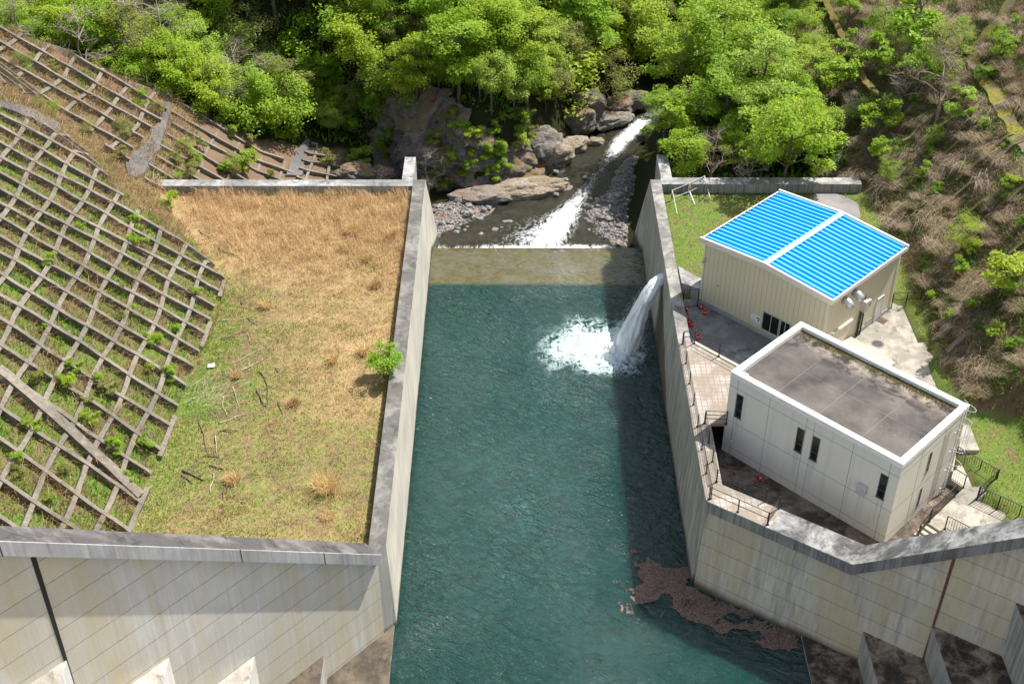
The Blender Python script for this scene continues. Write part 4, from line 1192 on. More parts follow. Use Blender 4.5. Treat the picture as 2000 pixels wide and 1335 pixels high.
def frame_lines(y0, y1, step, dmax, dstep, poly_px, dmin=0.0, seed=0, xt=None):
    xt = xt or x_toe
    """dip beams and contour beams, clipped to a region of the slope"""
    rg_ = np.random.default_rng(seed)
    out = []
    kk = lambda y: np.interp(y, [56, 66, 76, 88, 112], [.27, .20, .06, -.10, -.13])
    lines = []
    marks = []
    yy_ = y0
    while yy_ < y1:
        marks.append(yy_); yy_ += step if xt is x_toe else float(np.interp(yy_, [60, 78, 96], [2.75, 2.15, 1.75]))
    for ys in marks:
        ys = ys + rg_.normal(0, .08)
        d = np.arange(dmin, dmax, .4)
        y = ys + kk(ys) * d + .12 * np.sin(d * .5 + ys)
        lines.append((np.stack([xt(np.full_like(d, ys)) - d, y], -1), 'a'))
    for dd in np.arange(dmin + .1, dmax, dstep):
        y = np.arange(y0 - 12, y1 + 12, .4)
        lines.append((np.stack([xt(y) - dd + .10 * np.sin(y * .6 + dd), y], -1), 'b'))
    for L, kd in lines:
        z = H0(L[:, 0], L[:, 1])
        px, py = project(np.stack([L[:, 0], L[:, 1], z], -1))
        ok = inpoly(px, py, poly_px) & (z > -9.3)
        fl = (L[:, 0] - WL_P[0]) * WL_N[0] + (L[:, 1] - WL_P[1]) * WL_N[1]
        ok &= fl < -1.6
        ids = np.where(ok)[0]
        if len(ids) < 3: continue
        for seg in np.split(ids, np.where(np.diff(ids) > 1)[0] + 1):
            if len(seg) >= 3: out.append((L[seg], kd))
    return out
GR = {}
def grid_frame(lines, label, mat, wa=.30, ha=.52, wb=.34, hb_=.46):
    m = MB()
    for L, kd in lines:
        if kd == 'a': ground_beam(m, L, wa, ha)
        else: ground_beam(m, L, wb, hb_)
    return tag(m.build('slope_grid', mat), label, 'retaining grid', None)
PF1 = [(440, 556), (428, 536), (330, 462), (225, 378), (190, 330), (135, 275), (60, 240), (0, 214), (-300, 80), (-300, 1200), (262, 1200), (262, 1030)]
PU1 = [(-300, -80), (0, 50), (332, 188), (318, 238), (246, 322), (205, 300), (150, 240), (60, 196), (0, 168), (-300, 20)]
PU2 = [(338, 192), (545, 296), (575, 345), (590, 380), (285, 380), (276, 340), (326, 240)]
PU3 = [(604, 274), (690, 352), (660, 380), (560, 380), (582, 312)]
grid_frame(frame_lines(55, 104, 2.25, 26, 1.72, PF1, -1.9, 1, xt_near), 'large concrete grid on the near left slope, green grass in its cells', M['frame'])
grid_frame(frame_lines(94, 120, 2.35, 24, 2.05, PU1, 0, 2), 'upper concrete grid below the trees at top left, brown litter in its cells', M['frame'], .28, .56, .34, .36)
grid_frame(frame_lines(96, 128, 2.2, 14, 2.1, PU2, -12, 3), 'overgrown concrete grid just behind the long cross wall', M['frame'], .26, .34, .24, .06)
grid_frame(frame_lines(104, 132, 1.9, 8, 1.9, PU3, -18, 4), 'small steep dark concrete grid at the end of the slope above the gully', M['frame'], .28, .5, .28, .4)
def drape(name, px_poly, lift, mat, label, cat, sub=8):
    """a thin concrete lining that follows the slope between two pixel edges"""
    L, Rr = px_poly
    nL = len(L)
    V = []; F = []
    def resample(Q, n):
        Q = np.array(Q, float); s_ = np.concatenate([[0], np.cumsum(np.linalg.norm(np.diff(Q, axis=0), axis=1))]); t = np.linspace(0, s_[-1], n)
        return np.stack([np.interp(t, s_, Q[:, 0]), np.interp(t, s_, Q[:, 1])], -1)
    n = 26
    A_, B_ = resample(L, n), resample(Rr, n)
    rows = []
    for i in range(n):
        row = []
        for k in range(sub):
            q = A_[i] + (B_[i] - A_[i]) * (k / (sub - 1) + (.22 * mnoise.noise(Vector((i * .45, k, 3))) if k in (0, sub - 1) else 0))
            p = on(q[0], q[1])
            row.append(p + np.array([0, 0, lift + .10 * mnoise.noise(Vector((p[0] * 1.2, p[1] * 1.2, 2)))]))
        rows.append(row)
    for r_ in rows: V += [tuple(p) for p in r_]
    N = len(V)
    V += [(x, y, z - .5) for x, y, z in V]
    for i in range(n - 1):
        for k in range(sub - 1):
            a = i * sub + k
            F.append((a, a + 1, a + sub + 1, a + sub))
    for i in range(n - 1):
        for k in (0, sub - 1):
            a = i * sub + k; F.append((a, a + sub, a + sub + N, a + N))
    for k in range(sub - 1):
        for i in (0, n - 1):
            a = i * sub + k; F.append((a, a + 1, a + 1 + N, a + N))
    return tag(MB().add(V, F).build(name, mat), label, cat)
drape('slope_drain', ([(327, 190), (317, 232), (305, 250), (285, 285), (245, 318), (252, 345)], [(336, 190), (330, 234), (328, 246), (310, 300), (296, 330), (268, 352)]), .30, M['drain'], 'grey concrete drain strip running down between two grids behind the cross wall', 'drain')
drape('slope_drain', ([(-60, 180), (0, 201), (60, 216), (118, 246)], [(-60, 192), (0, 212), (60, 236), (122, 262)]), .30, M['drain'], 'grey concrete ledge between the upper and the near grid at the left edge', 'drain')
drape('slope_drain', ([(598, 276), (580, 300), (568, 322), (560, 346)], [(606, 276), (600, 305), (596, 325), (590, 348)]), .30, M['drain'], 'short grey concrete lining beside the small dark grid above the gully', 'drain')
moss_beam_late = [((-10, 728), (60, 786), (130, 848), (200, 912), (268, 976))]
# mossy beams and benches on the right hillside
def moss_beam(pts, w, h, label, group=None, name='slope_beam', mat=None, cat='beam', rough=.6):
    q = [on(*p) for p in pts]
    xy = []
    for a, b in zip(q[:-1], q[1:]):
        n = max(2, int(np.linalg.norm(b - a) / .35))
        for k in range(n): xy.append((a + (b - a) * k / n)[:2])
    xy.append(q[-1][:2])
    m = MB(); ground_beam(m, xy, w, h, rough)
    return tag(m.build(name, mat or M['moss']), label, cat, group)
moss_beam(moss_beam_late[0], .8, .62, 'broad double beam slanting across the near left grid toward the coping', None, 'slope_beam', M['frame'], 'beam', .12)
moss_beam([(1600, -20), (1615, 8), (1632, 45), (1650, 80), (1668, 120), (1690, 160), (1716, 196)], .6, .5, 'mossy concrete edge beam running down through pinkish scrub, upper right of centre')
moss_beam([(1858, 135), (1820, 178), (1780, 213), (1740, 250), (1700, 288), (1665, 312)], .45, .28, 'long mossy beam climbing the right hillside toward the yellow mossy ledge')
moss_beam([(1452, 195), (1470, 225), (1484, 262), (1498, 305), (1505, 330)], .8, .3, 'orange brown mossy edge beside the bright tree behind the right cross wall')
rb_ = np.random.default_rng(11)
for k in range(16):
    x0_ = rb_.uniform(1700, 1990); y0_ = rb_.uniform(270, 640)
    if x0_ < 1660 + (y0_ - 300) * .55: continue
    L_ = rb_.uniform(50, 120)
    moss_beam([(x0_, y0_), (x0_ + L_ * .5, y0_ - L_ * .42), (x0_ + L_, y0_ - L_ * .84)], .32, .35, 'short mossy beam half buried in scrub on the right hillside', 'mossy beams on the right hillside', mat=M['moss_dark'], rough=.5)
for pts, lb in (([(1822, 668), (1850, 648), (1880, 610)], 'weathered grey beam in the scrub right of the driveway, lower piece'), ([(1838, 640), (1866, 618), (1900, 570)], 'weathered grey beam in the scrub right of the driveway, upper piece'), ([(1852, 690), (1882, 664), (1900, 650)], 'short pale broken beam near the grass right of the driveway')):
    moss_beam(pts, .45, .3, lb, None, 'slope_beam', M['frame'])
def ledge_mat():
    t = NT('yellow_moss_ledge'); P = t.pos()
    c = t.mix(t.ramp(t.noise(P, .55, 5, .6), [(.46, 0), (.56, 1)]), (.20, .175, .02), (.14, .12, .10))
    c = t.mix(t.ramp(t.noise(P, 4, 4, .6), [(.4, 0), (.7, .6)]), c, (.15, .13, .03))
    return t.done(c, .95, t.bump(t.noise(P, 6, 4), .5, .05))
M['ledge'] = ledge_mat()
moss_beam([(1990, -10), (1962, 28), (1930, 70), (1900, 108), (1905, 135), (1935, 175), (1960, 220), (1985, 262), (2010, 300)], 1.25, .26, 'yellow moss covered ledge zigzagging across the upper right hillside', None, 'mossy_ledge', M['ledge'], 'ledge')
moss_beam([(1660, 268), (1640, 300), (1622, 330), (1608, 345)], 1.0, .1, 'narrow grey path strip climbing behind the right end of the cross wall', None, 'slope_path', M['patch'], 'path')

# ------------------------------------------------------------------ water jet, foam, spray, floating leaves
def jet_mat():
    t = NT('falling_water')
    a = t.sep(t.attr('Col'))
    fl = t.n.new('ShaderNodeCombineXYZ'); t.lk(a[0], fl.inputs[0]); t.lk(a[1], fl.inputs[1])
    n = t.noise(t.mapv(fl.outputs[0], (26, 5, 1)), 1, 5, .65, .4)
    n2 = t.noise(t.pos(), 7, 4, .7)
    c = t.mix(t.ramp(n, [(.35, 0), (.62, 1)]), (.64, .71, .73), (.90, .92, .92))
    al = t.math('MULTIPLY', t.ramp(t.math('ADD', t.math('MULTIPLY', n, .5), t.math('MULTIPLY', n2, .5)), [(.34, .35), (.46, 1)]), 1.0)
    al = t.math('MAXIMUM', al, t.maprange(a[1], 1.0, .55, 0, 1))
    t.done(c, .25, t.bump(t.math('ADD', n, n2), .8, .08))
    t.setv(t.b.inputs['Alpha'], al)
    return t.m
M['jet'] = jet_mat()
J0, J1 = np.array([12.95, 91.55, -1.45]), np.array([9.75, 89.45, PZ])
def jet_pt(t):
    p = J0 + (J1 - J0) * t
    p[2] = J0[2] + (J1[2] - J0[2]) * t * t
    return p
def build_jet():
    n, k = 46, 34
    V = []; C = []
    for i in range(n):
        t = i / (n - 1); p = jet_pt(t); d = jet_pt(min(1, t + .01)) - jet_pt(max(0, t - .01)); d /= np.linalg.norm(d)
        sN = np.cross(d, (0, 0, 1)); sN /= np.linalg.norm(sN); u = np.cross(sN, d)
        ra = .47 + .50 * t ** 1.4; rb2 = .46 + .28 * t
        for j in range(k):
            a = 2 * math.pi * j / k
            dsp = 1 + (.05 + .42 * t) * mnoise.noise(Vector((math.cos(a) * 2.4, math.sin(a) * 2.4, t * 3.0))) + (.05 + .20 * t) * mnoise.noise(Vector((math.cos(a) * 7, math.sin(a) * 7, t * 16)))
            V.append(p + sN * math.cos(a) * ra * dsp + u * math.sin(a) * rb2 * dsp); C.append((j / k, t, 0))
    idx = np.arange(n * k).reshape(n, k)
    F = np.stack([idx[:-1], np.roll(idx, -1, 1)[:-1], np.roll(idx, -1, 1)[1:], idx[1:]], -1).reshape(-1, 4)
    o = link('water_jet', npmesh('water_jet', V, F, np.array(C), True), None, M['jet'])
    tag(o, 'white arc of water pouring from the right wall down into the pool', 'water jet')
build_jet()
op = MB().tube([(12.2, 0, 0), (13.4, 0, 0)], .62, 24)
o = op.build('outlet_opening', M['black_plastic']); o.location = (.72, 91.6, -1.45); tag(o, 'dark round outlet in the right pool wall behind the water jet', 'outlet')
def foam_mat():
    t = NT('white_foam')
    P = t.pos(); a = t.sep(t.attr('Col'))[0]
    n = t.noise(P, 1.3, 6, .68, 1.2); n2 = t.noise(t.mapv(P, (1, 1, 1), (7, 3, 0)), 4.5, 5, .7, .5)
    lace = t.math('SUBTRACT', 1.0, t.math('MULTIPLY', t.math('ABSOLUTE', t.math('SUBTRACT', n, .5)), 7.0))
    lace2 = t.math('SUBTRACT', 1.0, t.math('MULTIPLY', t.math('ABSOLUTE', t.math('SUBTRACT', n2, .5)), 6.0))
    v = t.math('ADD', t.math('MULTIPLY', a, 1.15), t.math('ADD', t.math('MULTIPLY', t.math('MAXIMUM', lace, -1.0), .50), t.math('ADD', t.math('MULTIPLY', t.math('MAXIMUM', lace2, -.7), .26), -.56)))
    al = t.maprange(v, .14, .66, 0, 1, True)
    c = t.mix(t.maprange(t.math('ADD', v, t.math('MULTIPLY', t.math('SUBTRACT', n2, .5), 1.6)), .2, 1.3), (.26, .40, .39), (.72, .76, .77))
    t.done(c, .6, t.bump(t.math('ADD', n, n2), .7, .12))
    t.setv(t.b.inputs['Alpha'], al)
    return t.m
M['foam'] = foam_mat()
def build_foam():
    xs = np.arange(1.0, 12.45, .085); ys = np.arange(85.4, 97, .085)
    X, Y = np.meshgrid(xs, ys)
    cx, cy = 8.2, 89.9
    warp = np.array([mnoise.noise(Vector((a * .45, b * .45, 9))) + .5 * mnoise.noise(Vector((a * 1.1, b * 1.1, 4))) for a, b in zip(X.ravel(), Y.ravel())]).reshape(X.shape)
    dx = (X - cx) / np.where(X < cx, 6.6, 4.4); dy = (Y - cy) / np.where(Y > cy, 5.2, 4.2)
    r = np.clip(np.sqrt(dx * dx + dy * dy) + .24 * warp, 0, 9)
    f = np.exp(-(r / .74) ** 2.0) + .5 * np.exp(-(((X - 9.2) / 1.6) ** 2 + ((Y - 89.4) / 1.3) ** 2))
    f = f * np.clip((12.6 - X) / 1.2, 0, 1)
    core = np.exp(-(((X - 9.3) / 1.9) ** 2 + ((Y - 89.4) / 1.5) ** 2))
    nz = np.array([mnoise.noise(Vector((a * 1.6, b * 1.6, 0))) + .5 * mnoise.noise(Vector((a * 4, b * 4, 2))) for a, b in zip(X.ravel(), Y.ravel())]).reshape(X.shape)
    Z = PZ + .035 + np.clip(f, 0, 1) * (.05 + .22 * (nz + .5)) + core * (.30 + .6 * nz)
    ny, nx = X.shape; idx = np.arange(nx * ny).reshape(ny, nx)
    F = np.stack([idx[:-1, :-1], idx[:-1, 1:], idx[1:, 1:], idx[1:, :-1]], -1).reshape(-1, 4)
    ok = (f > .05).ravel()[F].any(1)
    c = np.zeros((X.size, 3)); c[:, 0] = f.ravel()
    tag(link('foam', npmesh('foam', np.stack([X, Y, Z], -1).reshape(-1, 3), F[ok], c, True), None, M['foam']), 'white churning foam where the jet hits the green pool', 'foam', None, 'stuff')
build_foam()
def flakes(name, pts, size, nrm_j, mat, col):
    """many small four sided flakes at pts"""
    n = len(pts)
    a = rng.uniform(0, 2 * np.pi, n); tl_ = rng.normal(0, nrm_j, (n, 2))
    nz = np.stack([tl_[:, 0], tl_[:, 1], np.ones(n)], -1); nz /= np.linalg.norm(nz, axis=1)[:, None]
    u = np.stack([np.cos(a), np.sin(a), np.zeros(n)], -1); u -= nz * (u * nz).sum(1)[:, None]; u /= np.linalg.norm(u, axis=1)[:, None]
    v = np.cross(nz, u)
    s1 = size * rng.uniform(.6, 1.3, n); s2 = s1 * rng.uniform(.35, .8, n)
    V = np.stack([pts - u * s1[:, None], pts - v * s2[:, None], pts + u * s1[:, None], pts + v * s2[:, None]], 1).reshape(-1, 3)
    F = np.arange(4 * n).reshape(n, 4)
    return npmesh(name, V, F, np.repeat(col, 4, axis=0))
def build_spray():
    n = 9000
    t = rng.beta(2.2, 1.2, n)
    P = np.array([jet_pt(x) for x in t])
    P += rng.normal(0, 1, (n, 3)) * (np.array([.5, .45, .35]) * (.55 + .9 * t[:, None] ** 2))
    k = 3200
    Q = np.stack([rng.normal(9.3, 1.25, k), rng.normal(89.4, 1.0, k), PZ + np.abs(rng.normal(0, .55, k))], -1)
    P = np.concatenate([P, Q]); P = P[(P[:, 0] < 12.4) & (P[:, 2] > PZ)]
    col = np.full((len(P), 3), .82)
    V = []; tag(link('spray', flakes('spray', P, .024, 1.5, None, col), None, M['grass']), 'fine white spray around the foot of the water jet', 'spray', None, 'stuff')
build_spray()
def sample_poly(poly, n, edge=0.0):
    poly = [tuple(p[:2]) for p in poly]
    a = np.array(poly); lo, hi = a.min(0) - edge, a.max(0) + edge
    out = []
    while sum(len(o) for o in out) < n:
        q = rng.uniform(lo, hi, (n, 2))
        if edge:
            j = np.array([(mnoise.noise(Vector((p[0] * .9, p[1] * .9, 1))) + .6 * mnoise.noise(Vector((p[0] * 2.6, p[1] * 2.6, 4))), mnoise.noise(Vector((p[0] * .9, p[1] * .9, 8)))) for p in q]) * edge
            k = inpoly(q[:, 0] + j[:, 0], q[:, 1] + j[:, 1], poly)
        else: k = inpoly(q[:, 0], q[:, 1], poly)
        out.append(q[k])
    return np.concatenate(out)[:n]
DEB = [at(*q, PZ)[:2] for q in ((1236, 1082), (1270, 1098), (1310, 1112), (1342, 1108), (1362, 1150), (1450, 1190), (1575, 1244), (1570, 1266), (1530, 1268), (1500, 1256), (1462, 1232), (1400, 1224), (1330, 1206), (1316, 1170), (1290, 1168), (1258, 1178), (1222, 1200), (1232, 1160), (1250, 1130))]
q = sample_poly(DEB, 34000, .9)
dn_ = np.array([mnoise.noise(Vector((p[0] * .7, p[1] * .7, 11))) for p in q])
q = q[(dn_ + rng.normal(0, .25, len(q))) > -.62]
cc = np.array([(.25, .165, .125)]) * rng.uniform(.5, 1.9, (len(q), 1)) + rng.uniform(0, .02, (len(q), 3))
cc[rng.random(len(q)) < .025] = (.6, .52, .42)
q = np.concatenate([q, sample_poly(DEB, 1600, 2.6)])
cc = np.concatenate([cc, np.array([(.21, .125, .088)]) * rng.uniform(.5, 1.6, (1600, 1))])
me = flakes('floating_leaves', np.column_stack([q, np.full(len(q), PZ + .03) + rng.uniform(0, .02, len(q))]), .042, .12, None, cc)
tag(link('floating_leaves', me, None, M['grass']), 'mat of floating brown leaves and twigs against the ochre basin wall', 'floating leaves', None, 'stuff')
sk = MB()
for _ in range(60):
    p = q[rng.integers(len(q))]; a = rng.uniform(0, 6.28); l = rng.uniform(.3, 1.1)
    sk.tube([(p[0], p[1], PZ + .06), (p[0] + l * math.cos(a), p[1] + l * math.sin(a), PZ + .07)], .02, 4)
tag(sk.build('floating_twigs', M['deadwood']), 'loose twigs lying in the floating leaf mat', 'twigs', None, 'stuff')

# ------------------------------------------------------------------ rocks
def rock_mesh(name, seed, sx, sy, sz, sub=4, rough=.28):
    bm = bmesh.new(); bmesh.ops.create_icosphere(bm, subdivisions=sub, radius=1)
    o_ = Vector((seed * 3.1, seed * 1.7, seed * .9))
    for v in bm.verts:
        p = v.co.copy()
        cell = mnoise.cell_vector(p * 1.3 + o_)
        fac = mnoise.voronoi(p * 1.15 + o_)[0]
        d = 1 + rough * 1.1 * (fac[1] - fac[0] - .25) + rough * mnoise.noise(p * 1.1 + o_) * 1.3 + rough * .5 * mnoise.noise(p * 2.7 + o_) + rough * .25 * mnoise.noise(p * 6 + o_) + .10 * rough * (cell.x - .5)
        q = p * d
        q.z = math.copysign(abs(q.z) ** .85, q.z)
        v.co = Vector((q.x * sx, q.y * sy, q.z * sz))
    me = bpy.data.meshes.new(name); bm.to_mesh(me); bm.free()
    return me
def rock(px, py, z, sx, sy, sz, rz, seed, mat, label, group=None, name='boulder'):
    p = at(px, py, z)
    o = link(name, rock_mesh(name, seed, sx, sy, sz, 5 if max(sx, sy) > 2.5 else 4), None, mat)
    o.location = (p[0], p[1], z); o.rotation_euler = (0, 0, rz)
    return tag(o, label, 'rock', group)
# cliff: folded sheet of rock standing at the far bank
def build_cliff():
    A_ = [(-26, 136.5), (-20, 133.5), (-14.5, 127), (-10, 122.2), (-5, 120.4), (-1, 121.6), (2.4, 124.0), (4.6, 127.5), (6.2, 131)]
    A_ = np.array(A_); s_ = np.concatenate([[0], np.cumsum(np.linalg.norm(np.diff(A_, axis=0), axis=1))])
    nu, nv = 190, 70
    V = []
    for i in range(nu):
        t = s_[-1] * i / (nu - 1); p = np.array([np.interp(t, s_, A_[:, 0]), np.interp(t, s_, A_[:, 1])])
        q = np.array([np.interp(min(t + .5, s_[-1]), s_, A_[:, 0]), np.interp(min(t + .5, s_[-1]), s_, A_[:, 1])]) - np.array([np.interp(max(t - .5, 0), s_, A_[:, 0]), np.interp(max(t - .5, 0), s_, A_[:, 1])])
        q /= np.linalg.norm(q); nn = np.array([-q[1], q[0]])
        top = np.interp(t, [0, 8, 14, 22, 28, 33, s_[-1]], [6.5, 8.2, 9.0, 8.8, 7.4, 5.0, 3.6])
        for j in range(nv):
            w = j / (nv - 1)
            z = -10.6 + (top + .9) * w
            back = 3.6 * w ** 1.3 + 1.4 * max(0, w - .8) * 5
            P3 = Vector((p[0], p[1], z))
            ov = 1.5 * mnoise.noise(P3 * .22) + .8 * mnoise.noise(Vector((p[0] * .5, p[1] * .5, z * 1.0)) + Vector((3, 0, 0))) + .45 * mnoise.noise(P3 * 1.5) + .26 * mnoise.noise(P3 * 3.8) + .5 * (mnoise.voronoi(Vector((p[0] * .45, p[1] * .45, z * .9)))[0][0] - .4)
            shelf = -.9 * (math.floor(w * 3 + .5 * mnoise.noise(Vector((t * .2, 0, 7)))) / 3 - w)
            xy = p + nn * (back + ov - .9 + shelf)
            V.append((xy[0], xy[1], z + .3 * mnoise.noise(P3 * .8)))
    idx = np.arange(nu * nv).reshape(nu, nv)
    F = np.stack([idx[:-1, :-1], idx[1:, :-1], idx[1:, 1:], idx[:-1, 1:]], -1).reshape(-1, 4)
    o = link('rock_cliff', npmesh('rock_cliff', V, F, None, False), None, M['rock_dark'])
    tag(o, 'dark grey rock cliff above the river, overhung by bright green trees', 'cliff')
build_cliff()
rock(1022, 372, -9.4, 4.6, 1.9, 1.15, .22, 3, M['rock_tan'], 'long flat tan water worn rock at the foot of the cliff beside the white rapids', name='boulder')
rock(940, 385, -9.4, 3.6, 1.8, 1.0, .05, 13, M['rock_grey'], 'low grey brown rock shelf between cliff foot and gravel bar')
rock(1085, 305, -9.2, 2.3, 1.9, 1.9, .5, 5, M['rock_tan'], 'rounded pale rock nose at the bend of the river, hollow and shaded on its left')
rock(1062, 282, -7.6, 2.3, 1.7, 1.8, .6, 8, M['rock_grey'], 'mossy grey rock above the pale rock nose')
rock(1122, 283, -9.2, 1.9, 1.3, .9, .8, 6, M['rock_tan'], 'pale rock with red leaf litter behind the rock nose')
rock(1130, 236, -8.6, 2.0, 1.6, 1.7, .3, 9, M['rock_dark'], 'dark mossy boulder above the leaf litter bank')
rock(1196, 233, -9.4, 2.6, 1.6, 1.0, .5, 10, M['rock_grey'], 'big grey brown boulder beside the dark upper pool')
rock(1164, 278, -9.8, 1.0, .7, .5, .4, 16, M['rock_tan'], 'small pale stone standing in the river at the bend')
rock(1205, 208, -8.9, 2.0, 1.5, 1.2, .2, 11, M['rock_dark'], 'dark boulder under the trees at the top of the river')
rock(1150, 205, -7.6, 2.0, 1.6, 1.9, .1, 12, M['rock_dark'], 'dark rock face half hidden under the trees left of the upper river')
rock(1240, 195, -8.8, 1.8, 1.4, 1.2, .1, 14, M['rock_dark'], 'dark boulder where the river disappears under the trees')
rock(700, 338, -7.5, 2.2, 1.5, 1.0, .1, 15, M['rock_dark'], 'shaded black rock in the gully behind the left cross wall')
rock(745, 343, -8.4, 1.8, 1.3, .9, .4, 17, M['rock_dark'], 'wet dark rock in the gully just left of the wall stub')
# leaf litter bank
# gravel bars
BARL = [at(*q, -9.2)[:2] for q in ((846, 395), (880, 388), (920, 398), (968, 402), (948, 420), (905, 436), (880, 455), (862, 470), (842, 468))]
BARR = [at(*q, -9.3)[:2] for q in ((1232, 300), (1214, 320), (1195, 345), (1180, 375), (1150, 392), (1128, 402), (1140, 425), (1150, 455), (1172, 480), (1226, 482), (1236, 420), (1246, 340))]
def bar(name, poly, z, hh_, label):
    a = np.array([p[:2] for p in poly]); lo, hi = a.min(0) - 1, a.max(0) + 1
    xs = np.arange(lo[0], hi[0], .22); ys = np.arange(lo[1], hi[1], .22)
    X, Y = np.meshgrid(xs, ys)
    cxy = a.mean(0)
    ins = inpoly(X, Y, [tuple(p) for p in poly])
    # distance to the outline
    D = np.full(X.shape, 1e9)
    for i in range(len(a)):
        p, q = a[i], a[(i + 1) % len(a)]; d = q - p; t = np.clip(((X - p[0]) * d[0] + (Y - p[1]) * d[1]) / (d @ d), 0, 1)
        D = np.minimum(D, np.hypot(X - p[0] - t * d[0], Y - p[1] - t * d[1]))
    D = np.where(ins, D, -D)
    nz = np.array([mnoise.noise(Vector((p, q, 0))) for p, q in zip(X.ravel() * .9, Y.ravel() * .9)]).reshape(X.shape)
    Z = z - .25 + np.clip(D + .4 * nz, -1, 1.6) * hh_ + .08 * nz
    ny, nx = X.shape; idx = np.arange(nx * ny).reshape(ny, nx)
    F = np.stack([idx[:-1, :-1], idx[:-1, 1:], idx[1:, 1:], idx[1:, :-1]], -1).reshape(-1, 4)
    tag(link(name, npmesh(name, np.stack([X, Y, Z], -1).reshape(-1, 3), F, None, True), None, M['gravel']), kind='structure')
    return lambda x, y: float(Z[np.clip(int((y - lo[1]) / .22), 0, ny - 1), np.clip(int((x - lo[0]) / .22), 0, nx - 1)])
zl_ = bar('gravel_bar', BARL, -9.35, .42, '')
zr_ = bar('gravel_bar', BARR, -9.45, .42, '')
stone_me = [rock_mesh('stone', 30 + k, 1, rng.uniform(.65, .95), rng.uniform(.5, .75), 2, .35) for k in range(6)]
def stones_stuff(name, poly, zf, n, label, smin, smax):
    pts = sample_poly(poly, n, .5)
    V = []; F = []; b = 0
    base = []
    for me in stone_me:
        v = np.zeros(len(me.vertices) * 3); me.vertices.foreach_get('co', v)
        base.append((v.reshape(-1, 3), np.array([list(p.vertices) for p in me.polygons])))
    for p in pts:
        bv, bf = base[rng.integers(6)]
        s_ = smin + (smax - smin) * rng.random() ** 3
        a = rng.uniform(0, 6.28); ca, sa_ = math.cos(a), math.sin(a)
        v = bv * s_
        v = np.column_stack([v[:, 0] * ca - v[:, 1] * sa_ + p[0], v[:, 0] * sa_ + v[:, 1] * ca + p[1], v[:, 2] + zf(p[0], p[1]) + .15 * s_])
        V.append(v); F.append(bf + b); b += len(v)
    tag(link(name, npmesh(name, np.concatenate(V), np.concatenate(F)), None, M['stone']), label, 'pebbles', None, 'stuff')
stones_stuff('pebbles', BARL, zl_, 900, 'grey pebbles scattered over the left gravel bar', .05, .19)
stones_stuff('pebbles', BARR, zr_, 2300, 'grey pebbles scattered over the long right gravel bar', .05, .19)
for poly, zf, n, lb in ((BARL, zl_, 26, 'grey stone lying on the reddish gravel bar left of the river'), (BARR, zr_, 70, 'grey stone lying on the long gravel bar right of the river')):
    for p in sample_poly(poly, n, .3):
        s_ = rng.uniform(.18, .46)
        o = bpy.data.objects.new('river_stone', stone_me[rng.integers(6)]); COL.objects.link(o)
        if not o.data.materials: o.data.materials.append(M['stone'])
        o.location = (p[0], p[1], zf(*p) + .1); o.scale = (s_, s_, s_); o.rotation_euler = (0, 0, rng.uniform(0, 6))
        tag(o, lb, 'stone', 'stones on the left gravel bar' if n == 26 else 'stones on the right gravel bar')
for k in range(26):
    q_ = (rng.uniform(870, 1120), rng.uniform(430, 474)) if k < 20 else (rng.uniform(1060, 1160), rng.uniform(330, 400))
    p = at(*q_, -9.4); s_ = rng.uniform(.15, .4)
    o = bpy.data.objects.new('river_stone', stone_me[rng.integers(6)]); COL.objects.link(o)
    o.location = (p[0], p[1], -9.42); o.scale = (s_, s_, s_ * .8)
    tag(o, 'dark wet stone breaking the shallow water above the weir', 'stone', 'wet stones in the shallow river')

# ------------------------------------------------------------------ grass
def blades(P, h, w, lean, ldir, col, curve=.35):
    """tapering two segment blades: P roots, h length, w width, lean horizontal reach, ldir heading"""
    n = len(P)
    d = np.stack([np.cos(ldir), np.sin(ldir), np.zeros(n)], -1)
    a = rng.uniform(0, np.pi, n); s_ = np.stack([np.cos(a), np.sin(a), np.zeros(n)], -1) * (w / 2)[:, None]
    up = np.array([0, 0, 1.0])
    mid = P + up * (h * .6)[:, None] + d * (lean * .35)[:, None]
    tip = P + up * (h * np.clip(1 - lean / (h + 1e-6) * curve, .15, 1))[:, None] + d * lean[:, None]
    V = np.stack([P - s_, P + s_, mid + s_ * .7, mid - s_ * .7, tip], 1).reshape(-1, 3)
    b = np.arange(n)[:, None] * 5
    T = np.concatenate([b + [0, 1, 2], b + [0, 2, 3], b + [3, 2, 4]], 0)
    return V, T, np.repeat(col, 5, axis=0)
def add_grass(name, parts, label, cat='grass', mat=None):
    V = []; T = []; C_ = []; b = 0
    for v, t, c in parts:
        V.append(v); T.append(t + b); C_.append(c); b += len(v)
    tag(link(name, npmesh(name, np.concatenate(V), np.concatenate(T), np.concatenate(C_)), None, mat or M['grass']), label, cat, None, 'stuff')
def mixcol(n, pal, jit=.18):
    pal = np.array(pal); k = rng.integers(0, len(pal), n)
    return np.clip(pal[k] * rng.uniform(1 - jit, 1 + jit, (n, 1)) + rng.normal(0, .01, (n, 3)), .005, .95)
REED = [(.62, .43, .23), (.72, .54, .31), (.52, .35, .17), (.76, .61, .39), (.64, .47, .25), (.40, .25, .115)]
STRAW = [(.52, .37, .17), (.60, .45, .23), (.44, .30, .13), (.34, .22, .09)]
GREEN = [(.16, .35, .02), (.22, .42, .03), (.12, .27, .02), (.27, .42, .05)]
OLIVE = [(.17, .17, .045), (.22, .20, .07), (.13, .14, .03)]
def nz2(x, y, s, o=0.0): return np.array([mnoise.noise(Vector((a * s, b * s, o))) for a, b in zip(x, y)])
